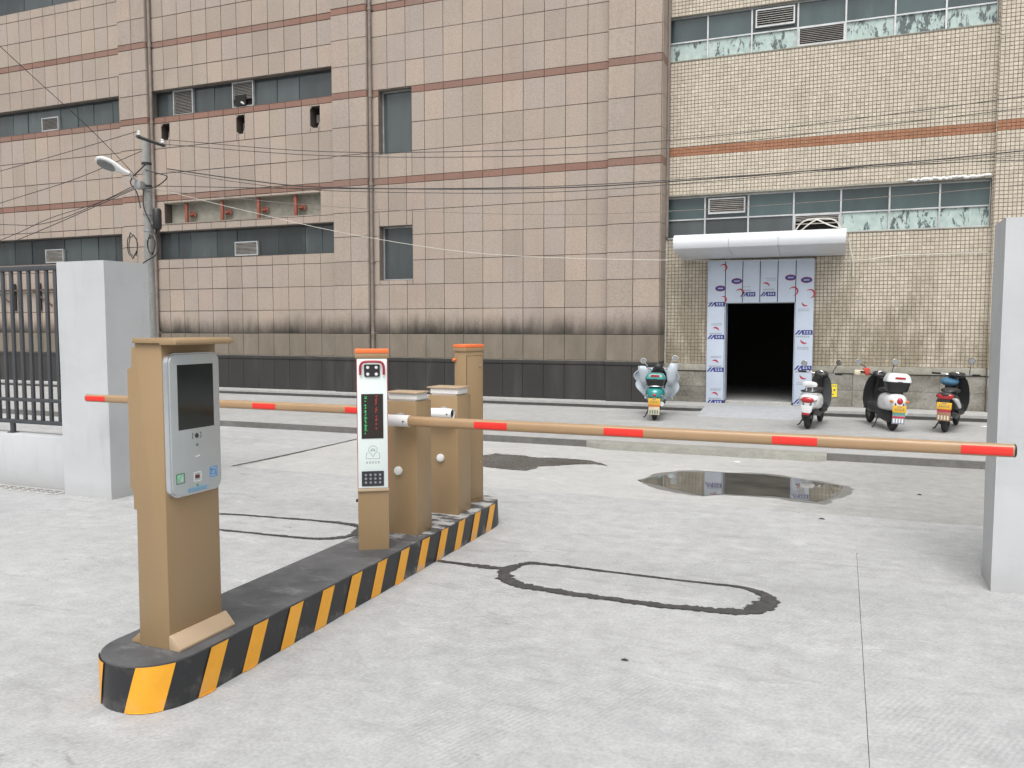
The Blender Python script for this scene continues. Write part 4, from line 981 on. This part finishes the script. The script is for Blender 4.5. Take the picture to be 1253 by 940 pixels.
WR = [
 ('topmost black wire from the pole crossarm to the right', [(-10.37,10.45,4.65),(-7.3,10.6,4.24),(-4.31,11.1,4.13),(-2.19,11.6,4.2),(-.4,12,4.34),(2.11,12.6,4.6),(3.5,13,4.79),(9,14.6,5.5)], .0075),
 ('second black wire from the pole crossarm to the right', [(-10.36,10.3,4.55),(-7.3,10.6,4.18),(-4.31,11.1,4.04),(-2.19,11.6,4.09),(-.39,12,4.22),(2.12,12.6,4.45),(3.51,13,4.62),(9,14.6,5.2)], .0075),
 ('thick sagging black cable from the pole to the upper right', [(-10.04,10.2,4.11),(-8.68,10.4,3.88),(-7.31,10.6,3.71),(-4.31,11.1,3.58),(-2.18,11.6,3.63),(.64,12.2,3.78),(2.14,12.6,3.9),(3.54,13,4.02),(9,14.6,4.5)], .013),
 ('black cable from the lamp clamp that crosses the thick one', [(-10.34,10.2,3.86),(-7.31,10.6,3.69),(-4.31,11.1,3.6),(-2.18,11.6,3.65),(.64,12.2,3.75),(2.14,12.6,3.78),(3.55,13,3.79),(9,14.6,3.8)], .0085),
 ('lowest thin grey wire crossing the granite front to the right', [(-10.34,10.2,3.8),(-7.45,10.8,3.46),(-4.43,11.4,3.26),(-2.27,12.1,3.29),(.7,13.2,3.49),(2.36,13.8,3.64),(3.91,14.3,3.78),(8,15,4.3)], .006),
 ('thin black wire just below the thick sagging cable', [(-10.04,10.2,4.08),(-8.68,10.4,3.83),(-7.31,10.6,3.66),(-4.31,11.1,3.52),(-2.18,11.6,3.59),(.64,12.2,3.76),(2.14,12.6,3.84),(3.54,13,3.91),(9,14.6,4.3)], .007),
 ('thin white wire from the pole down to the doorway canopy', [(-10.34,10.2,3.83),(-9.52,11.4,3.58),(-8.14,12.8,3.24),(-6.18,14.2,2.96),(-3.18,15.1,2.83),(.02,15.62,2.77)], .007),
 ('uppermost wire leaving the pole crossarm to the left', [(-10.27,9.87,4.65),(-11.9,9.9,4.45),(-13.46,9.9,4.26),(-16.28,9.6,3.79),(-26,9,2.9)], .008),
 ('second wire leaving the pole to the left, above the street lamp', [(-10.52,10.2,4.44),(-11.92,10.05,4.04),(-13.5,9.9,3.72),(-16.34,9.6,3.09),(-22,9.2,2.6)], .008),
 ('slack black cable drooping left from the lamp bracket', [(-10.54,10.2,3.95),(-11.76,10.05,3.52),(-12.59,9.95,3.33),(-13.52,9.9,3.36),(-16.3,9.6,3.52),(-24,9,4.2)], .009),
 ('lowest black cable running steeply down to the left', [(-10.54,10.2,3.89),(-12.21,10,3.35),(-13.54,9.9,2.98),(-16.42,9.6,2.2),(-20,9.3,1.5)], .009),
 ('black cable running left between the slack and the lowest one', [(-10.65,10.2,3.88),(-11.44,10.1,3.64),(-12.46,10,3.42),(-13.53,9.9,3.09),(-16.41,9.6,2.35),(-20,9.3,1.7)], .008),
 ('single wire climbing from the lamp bracket to the top left', [(-10.68,10.2,4.02),(-10.76,9.4,4.62),(-10.77,8,5.42),(-10.83,7,6.08),(-10.9,4,8)], .007)]
for lab, pts, r in WR:
    o = MB().tube(smooth_path(pts, 6), r*.68, 6).build('overhead_wire', cable_w if 'white' in lab else (pipe_mat if 'grey' in lab else cable), smooth=True)
    tag(o, lab, 'wire', 'overhead wires')

# ------------------------------------------------------------------ parked scooters (local metres; +y is forward)
rubber = basic('tyre_rubber', (.022,.022,.023), .8, bump=.3, bscale=60)
rim_m = basic('wheel_rim', (.30,.30,.30), .4, .6)
mech = basic('engine_dark', (.035,.034,.033), .5, .3, var=.4, scale=14)
chrome = basic('chrome', (.62,.62,.62), .15, 1.0)
mirror_m = basic('mirror_glass', (.45,.46,.47), .06, 1.0)
lamp_red = basic('tail_lamp_red', (.36,.012,.016), .12, coat=.6)
lamp_amber = basic('amber_lens', (.62,.20,.02), .2)
seat_m = basic('seat_vinyl', (.020,.020,.021), .48, bump=.15, bscale=90)
plate_y = basic('plate_yellow', (.70,.40,.03), .45, var=.08)
def gloss(n, c): return basic(n, c, .25, var=.06, coat=.7)
def wheel(t, y, R0=.215, w=.05):
    wo = MB().lathe([(R0-.07,-.035),(R0-.065,-.02),(R0-.10,-.015),(R0-.10,.015),(R0-.065,.02),(R0-.07,.035),(R0-.05,.03),(R0-.05,-.03)], (0,y,R0), 'x', 24, True).build('wheel', rim_m, t, smooth=True)
    prof = [(R0-.062+.062*math.cos(R(a)) if abs(a) < 91 else R0-.062+.05*math.cos(R(a)), w*math.sin(R(a))*(1 if abs(a) < 91 else .9)) for a in range(-140,141,20)]
    MB().lathe(prof, (0,y,R0), 'x', 28, True).build('tyre', rubber, wo, smooth=True)
    sp = MB()
    for k in range(5):
        a = 2*math.pi*k/5; sp.tube([(0,y,R0),(0,y+(R0-.09)*math.cos(a),R0+(R0-.09)*math.sin(a))], .014, 6)
    sp.lathe([(.035,-.05),(.035,.05)], (0,y,R0), 'x', 12); sp.build('spokes', rim_m, wo, smooth=True)
def scooter(label, rear, fwd_deg, P, roll=3.5):
    a = R(-fwd_deg); f = Vector((-math.sin(a), math.cos(a)))
    sc = 1/S
    loc = (rear[0]+f.x*.62*sc, rear[1]+f.y*.62*sc, .081)
    t = thing('scooter', label, 'scooter', loc, rot=(0, R(roll), a), group='scooters parked by the wall', scale=sc)
    paint, shield, trim = P['paint'], P['shield'], P.get('trim', black_p)
    wheel(t, -.62); wheel(t, .62, .205, .045)
    w = P.get('w', 1.0)
    # rear shell, seat, floor
    tail = P['tail']
    MB().loft([se_ring((0,y,z), aa*w, b, 2.6, 'y', 20) for y,z,aa,b in tail]).build('rear_body', paint, t, smooth=True, ang=60)
    st = P.get('seat', [(-.60,.655,.05,.02),(-.55,.675,.12,.035),(-.30,.69,.145,.045),(-.08,.675,.125,.042),(.02,.655,.06,.02)])
    MB().loft([se_ring((0,y,z), aa, b, 2.6, 'y', 18) for y,z,aa,b in st]).build('seat', seat_m, t, smooth=True, ang=60)
    MB().loft([se_ring((0,y,z), aa, b, 4, 'y', 16) for y,z,aa,b in [(-.16,.31,.13,.07),(-.02,.29,.17,.045),(.25,.28,.17,.04),(.40,.30,.15,.05),(.46,.36,.12,.06)]]).build('floorboard', trim, t, smooth=True, ang=50)
    en = MB().loft([se_ring((-.06,y,z), aa, b, 3, 'y', 14) for y,z,aa,b in [(-.74,.24,.03,.05),(-.66,.23,.05,.10),(-.40,.26,.07,.11),(-.15,.30,.10,.10),(-.05,.31,.06,.06)]])
    en.box(-.09,-.06,-.66,-.30,.30,.40).tube([(.075,-.55,.30),(.085,-.62,.52)], .022, 8).tube([(-.075,-.55,.30),(-.085,-.62,.52)], .022, 8)
    en.build('engine', mech, t, smooth=True)
    MB().tube([(.10,-.12,.20),(.115,-.30,.24),(.125,-.40,.27),(.135,-.78,.33)], [.018,.025,.048,.046], 12).build('exhaust', P.get('exh', mech), t, smooth=True)
    MB().loft([se_ring((0,.62-.235*math.cos(R(th))*1.0,.21+.235*math.sin(R(th))), .062, .012, 3, 'y', 12, tilt=R(90-th)*-1) for th in range(10,171,16)]).build('front_fender', P.get('fender', paint), t, smooth=True, ang=60)
    MB().loft([se_ring((0,-.62-.245*math.cos(R(th)),.215+.245*math.sin(R(th))), .07, .012, 3, 'y', 12, tilt=R(90-th)*-1) for th in range(5,111,15)]).build('rear_fender', trim, t, smooth=True, ang=60)
    MB().tube([(.06,.62,.205),(.06,.50,.50)], .020, 8).tube([(-.06,.62,.205),(-.06,.50,.50)], .020, 8).tube([(0,.50,.48),(0,.34,.92)], .026, 8).build('fork', mech, t, smooth=True)
    # leg shield: a thin bowed panel
    hs_, ws_ = P.get('sh', 1.0), P.get('sw', 1.0)
    prof = [(.27,.44,.15),(.33,.465,.185),(.45,.49,.205),(.60,.475,.205),(.74,.435,.19),(.84,.395,.165),(.91,.36,.12),(.93,.35,.06)]
    rg = []
    for z,y,wd in prof:
        wd *= ws_; z = .30+(z-.30)*hs_; r = []
        for i in range(9): u = -1+2*i/8; r.append(Vector((wd*u, y-.055*u*u, z)))
        for i in range(9): u = 1-2*i/8; r.append(Vector((wd*u*1.02, y+.035-.055*u*u, z)))
        rg.append(r)
    lg = MB().loft(rg).build('leg_shield', shield, t, smooth=True, ang=50)
    if P.get('front'): MB().loft([[p+Vector((0,.030,0)) for p in r] for r in rg]).build('front_apron', P['front'], t, smooth=True, ang=50)
    # headset, handlebar, grips, mirrors
    hd = MB().loft([se_ring((0,y,z), aa, b, 2.4, 'y', 18) for y,z,aa,b in [(.20,.905,.04,.02),(.235,.915,.10,.045),(.31,.925,.125,.065),(.39,.915,.11,.065),(.45,.895,.06,.045),(.475,.885,.02,.015)]]).build('headset', P.get('head', trim), t, smooth=True, ang=60)
    MB().lathe([(0,-.004),(.052,-.002),(.058,.008)], (0,.226,.925), 'y', 18).build('dial', black_p, hd, smooth=True)
    MB().lathe([(.058,-.004),(.064,0),(.064,.010),(.058,.012)], (0,.226,.925), 'y', 18, True).build('dial_ring', chrome, hd, smooth=True)
    MB().tube(smooth_path([(-.35,.16,.955),(-.22,.27,.945),(-.10,.31,.93),(.10,.31,.93),(.22,.27,.945),(.35,.16,.955)],4), .012, 8).build('handlebar', chrome, t, smooth=True)
    for s in (-1,1):
        MB().tube([(s*.26,.237,.951),(s*.375,.142,.957)], .019, 10).build('grip', seat_m, t, smooth=True)
        MB().tube([(s*.22,.30,.955),(s*.36,.22,.965)], .006, 6).build('brake_lever', galv, t, smooth=True)
        if P['mir'][0 if s < 0 else 1]:
            mx, my, mz = P['mir'][0 if s < 0 else 1]
            m = MB().lathe([(0,.030),(.03,.026),(.052,.012),(.058,0),(.054,-.004)], (mx,my,mz), 'y', 18).build('mirror', P.get('mcol', black_p), t, smooth=True)
            MB().lathe([(0,-.0048),(.052,-.0046),(.0535,-.003)], (mx,my,mz), 'y', 18).build('mirror_glass', mirror_m, m, smooth=True)
            MB().tube(smooth_path([(s*.20,.28,.95),(s*.20+(mx-s*.20)*.25,my+.02,(mz+.95)/2-.02),(mx,my+.02,mz)],4), .0065, 6).build('mirror_stem', chrome if P.get('mcol') is white_p else black_p, m, smooth=True)
    # rear light, plates, grab rail, stand
    ty, tz = P['lamp'][0], P['lamp'][1]
    tl = MB().loft([se_ring((0,ty+dy,tz), P['lamp'][2]*k, P['lamp'][3]*k, P['lamp'][4] if len(P['lamp']) > 4 else 2.2, 'y', 20) for dy,k in ((.05,1.0),(0,1.0),(-.018,.9),(-.03,.55),(-.034,.1))]).build('tail_light', lamp_red, t, smooth=True, ang=60)
    for s in (-1,1):
        if P.get('ind', True): MB().loft([se_ring((s*P.get('indx',.13),ty+.01+dy,tz-.005), .030*k, .020*k, 2, 'y', 12) for dy,k in ((.03,1),(-.01,.9),(-.025,.4))]).build('indicator', P.get('indm', lamp_amber), t, smooth=True)
    yb = ty-.005
    if P.get('plate', True):
        z1 = tz-P.get('pd',.075)
        MB().box(-.112,.112,yb-.012,yb-.004,z1-.115,z1).build('number_plate', plate_y, t, bevel=.002)
        mb = MB(); random.seed(int(rear[0]*100))
        for i in range(6):
            x = -.078+i*.027; mb.box(x,x+.018,yb-.0135,yb-.0125,z1-.078,z1-.066); mb.box(x+.006,x+.012,yb-.0135,yb-.0125,z1-.078,z1-.038)
            if i%2: mb.box(x,x+.018,yb-.0135,yb-.0125,z1-.044,z1-.036)
        mb.box(-.04,.04,yb-.0135,yb-.0125,z1-.024,z1-.012); mb.build('plate_lettering', navy if P.get('plt2') else ink, t)
        lo = P.get('low')
        if lo:
            MB().box(-.104,.104,yb-.008,yb,z1-.31,z1-.116).build('mudguard_plate', lo[0], t, bevel=.002)
            mb = MB()
            for i in range(4): mb.box(-.086+i*.046,-.060+i*.046,yb-.0095,yb-.0085,z1-.29,z1-.22)
            mb.build('mudguard_lettering', lo[1], t)
            if len(lo) > 2: MB().box(-.104,.104,yb-.0098,yb-.0088,z1-.16,z1-.12).build('mudguard_stripe', lo[2], t)
            if len(lo) > 3: MB().box(-.104,.104,yb-.0098,yb-.0088,z1-.21,z1-.18).build('mudguard_stripe', lo[3], t)
    MB().box(-.075,.075,yb+.002,yb+.012,tz-.30,tz-.03).build('mudguard', black_p, t, bevel=.004)
    rl = P.get('rail')
    if rl: MB().tube(smooth_path([(-.13,-.45,.66),(-.155,-.65,.665),(-.10,-.80,.665),(0,-.83,.665),(.10,-.80,.665),(.155,-.65,.665),(.13,-.45,.66)],4), .012, 8).build('grab_rail', rl, t, smooth=True)
    MB().tube([(-.10,-.20,.26),(-.20,-.30,.03),(-.235,-.30,.012)], .012, 6).build('side_stand', mech, t, smooth=True)
    bx = P.get('box')
    if bx:
        z0, z1, yb0, wd, lid, low = bx
        zm = z0+(z1-z0)*.52
        b = MB().loft([se_ring((0,yb0,z), wd*k, .155*k, 5, 'z', 24) for z,k in ((z0,.72),(z0+.02,.82),(zm-.01,.98),(zm,1.0))]).build('top_box', low, t, smooth=True, ang=50)
        MB().loft([se_ring((0,yb0,z), wd*k, .155*k, 5, 'z', 24) for z,k in ((zm+.004,1.03),(zm+.03,1.03),(z1-.06,.93),(z1-.02,.80),(z1,.60))]).build('box_lid', lid, b, smooth=True, ang=50)
        MB().prism(rrect(-.085,.085,zm+.055,zm+.09,.012), 'y', yb0-.163, yb0-.12).build('box_reflector', lamp_red, b, smooth=True)
        MB().box(-.04,.04,yb0-.160,yb0-.14,zm-.03,zm+.012).build('box_latch', black_p, b)
        MB().box(-.09,.09,-.75,-.40,z0-.035,z0-.002).build('rack', mech, t)
    return t
round_tail = [(-.90,.50,.03,.04),(-.87,.50,.10,.10),(-.78,.50,.155,.145),(-.62,.50,.185,.165),(-.42,.49,.19,.17),(-.24,.47,.165,.165),(-.10,.45,.12,.15),(-.03,.43,.08,.12)]
sport_tail = [(-.92,.66,.04,.02),(-.88,.645,.12,.055),(-.78,.61,.155,.075),(-.60,.57,.165,.095),(-.40,.52,.165,.12),(-.22,.46,.15,.14),(-.08,.42,.10,.12)]
teal = gloss('teal_paint', (.015,.22,.21)); pearl = gloss('white_paint', (.66,.67,.68)); greyp = basic('grey_shield', (.075,.08,.088), .38)
s1 = scooter('teal scooter with pale quilted wind apron, left of the doorway', (-2.82,13.2), -9, dict(paint=teal, shield=black_p, tail=round_tail, lamp=(-.885,.50,.035,.03), mir=[(-.30,.25,1.10),(.33,.25,1.17)], mcol=white_p,
    rail=chrome, box=(.66,.92,-.70,.185,gloss('teal_lid',(.03,.20,.19)),black_p), low=(basic('plate_cream',(.55,.50,.36),.5), ink, basic('plate_orange',(.55,.16,.03),.5)), pd=.06, exh=chrome, indm=chrome, front=teal), 1)
s2 = scooter('white scooter with large grey leg shield beside the doorway and no number plate', (-.453,12.92), 8, dict(paint=pearl, shield=greyp, tail=round_tail, lamp=(-.885,.53,.105,.055), mir=[(-.31,.26,1.10),(.30,.26,1.16)], mcol=chrome,
    rail=mech, plate=False, head=mech, sw=.92, fender=pearl, exh=mech, indm=chrome, indx=.13))
s3 = scooter('white scooter with white and black top box, second from the right', (.702,13.15), -15, dict(paint=pearl, shield=black_p, tail=round_tail, lamp=(-.885,.53,.05,.06), mir=[(-.40,.24,1.13),(.24,.24,1.17)], mcol=chrome,
    box=(.68,1.0,-.66,.20,pearl,black_p), low=(basic('plate_bluegrey',(.25,.27,.33),.5), white_p, basic('plate_green',(.10,.28,.22),.5), red_ink), pd=.075, exh=chrome, fender=black_p))
s4 = scooter('black and white scooter with wide red tail light and blue seat cover, rightmost', (1.404,13.23), 14, dict(paint=black_p, shield=black_p, tail=sport_tail, lamp=(-.885,.63,.125,.05,3.2), mir=[None,(.22,.24,1.20)],
    low=(basic('plate_brown',(.30,.16,.10),.5), basic('plate_cream2',(.62,.60,.45),.5), red_ink), pd=.10, ind=False, seat=[(-.62,.685,.05,.02),(-.55,.71,.12,.035),(-.30,.70,.145,.045),(-.08,.68,.125,.042),(.02,.66,.06,.02)]), 2)
# white side panels, seat cover and near-side odds and ends
for s in (-1,1):
    MB().loft([se_ring((s*(.145+dx),y,z), .022, b, 2, 'y', 12) for y,z,b,dx in ((-.86,.60,.008,-.03),(-.78,.57,.035,.005),(-.60,.52,.06,.015),(-.40,.46,.065,.018),(-.25,.42,.03,.01))]).build('side_panel', pearl, s4, smooth=True)
MB().loft([se_ring((dx,y,z), a, b, 2.4, 'y', 16) for y,z,a,b,dx in ((.12,.80,.03,.02,-.12),(.18,.80,.12,.055,-.11),(.26,.82,.15,.07,-.10),(.34,.83,.13,.06,-.10),(.40,.83,.04,.02,-.1))]).build('blue_cloth', basic('blue_cloth',(.045,.13,.21),.8,bump=.4,bscale=40), s4, smooth=True)
MB().loft([se_ring((0,y,z), a, b, 2.4, 'y', 16) for y,z,a,b in ((.16,.93,.05,.012),(.20,.935,.12,.03),(.30,.945,.14,.045),(.42,.90,.13,.07),(.52,.84,.10,.07),(.58,.80,.03,.03))]).build('handlebar_fairing', black_p, s4, smooth=True)
# pillion pad on the white scooter by the door
MB().loft([se_ring((0,-.78,z), a, b, 2.6, 'z', 18) for z,a,b in ((.745,.05,.02),(.765,.12,.04),(.80,.13,.045),(.835,.11,.04),(.85,.05,.02))]).tube([(-.05,-.76,.66),(-.05,-.77,.76)],.012,6).tube([(.05,-.76,.66),(.05,-.77,.76)],.012,6).build('pillion_pad', pearl, s2, smooth=True)
MB().loft([se_ring((0,-.885,z), a, .02, 3, 'z', 16) for z,a in ((.30,.06),(.34,.09),(.40,.095),(.44,.11))]).build('tail_trim', pearl, s2, smooth=True)
MB().box(-.06,.06,-.93,-.915,.27,.31).build('rear_reflector', lamp_red, s2, bevel=.004)
# hand guard on the scooter with the top box
MB().box(-.47,-.27,.20,.27,.885,.985).build('hand_guard', basic('cream_card',(.58,.52,.38),.6), s3, bevel=.02); MB().box(-.31,-.20,.196,.274,.90,1.03).build('hand_guard_band', basic('red_cloth',(.48,.06,.04),.7), s3, bevel=.02)
# quilted apron: one thick sheet hung round the handlebar with two sleeves
t = NT('quilted_cloth'); v = t.pos(obj=True)
w1 = t.n('ShaderNodeTexWave', wave_type='BANDS', bands_direction='DIAGONAL'); w1.inputs['Scale'].default_value = 26; t.l(v, w1.inputs['Vector'])
t.col(t.ramp(w1.outputs['Fac'], [(.2,(.50,.57,.64)),(.8,(.60,.655,.70))])); t.set(Roughness=.8); t.bump(w1.outputs['Fac'], .5, .02); quilt = t.m
mb = MB()
def Q(u, v):
    x = (u-.5)*.84; z = .98-.62*v - .06*abs(u-.5)
    flare = 1+.16*math.sin(v*5.2)+.10*math.sin(u*17+v*4); x *= (.74+.10*math.sin(v*math.pi)+.16*abs(math.sin(v*6+.6))*abs(2*u-1))
    y = .50-1.1*abs(x)**1.6*1.1+.04*math.sin(u*19+v*3)*(.3+v); return (x*flare if abs(x) > .2 else x, y, z)
mb.grid(Q, 36, 24); mb.build('quilted_apron', quilt, s1, smooth=True, ang=80, solid=.012)
for s in (-1,1):
    MB().loft([se_ring((s*x,y,z), a, b, 2.2, 'z', 16) for x,y,z,a,b in ((.32,.12,1.07 if s > 0 else 1.0,.075,.05),(.30,.13,.98 if s > 0 else .93,.10,.075),(.27,.16,.86,.105,.08),(.27,.18,.74,.085,.07),(.25,.20,.60,.05,.05))]).build('apron_sleeve', quilt, s1, smooth=True, ang=80)
MB().loft([se_ring((0,.18,z), a, b, 2.2, 'z', 14) for z,a,b in ((.93,.05,.04),(.97,.085,.06),(1.02,.08,.055),(1.05,.03,.03))]).build('headset_hood', seat_m, s1, smooth=True)

# ------------------------------------------------------------------ litter
paper = basic('scrap_paper', (.72,.72,.70), .8)
def scrap(label, x, y, z, r, m, cat, seed):
    random.seed(seed); n = 9; pts = [(x+r*random.uniform(.6,1)*math.cos(2*math.pi*i/n), y+r*.6*random.uniform(.6,1)*math.sin(2*math.pi*i/n)) for i in range(n)]
    mb = MB(); mb.add([(a,b,z+.003) for a,b in pts]+[(x,y,z+.012)], [(i,(i+1)%n,n) for i in range(n)])
    o = mb.build(cat+'_scrap' if cat == 'paper' else cat, m); tag(o, label, 'litter')
scrap('small white paper scrap in front of the mortar wedge', -1.12, 9.9, 0, .06, paper, 'paper', 1)
scrap('white paper scrap at the sidewalk edge by the right pillar', 2.05, 14.2, .08, .09, paper, 'paper', 2)
scrap('dark pebble on the joint near the right pillar', -.12, 7.2, 0, .035, cable, 'pebble', 3)
scrap('dark speck of dirt right of the puddle', .72, 8.6, 0, .03, cable, 'pebble', 4)
scrap('dark leaf fragment on the near concrete', -.93, 3.75, 0, .022, cable, 'leaf', 5)
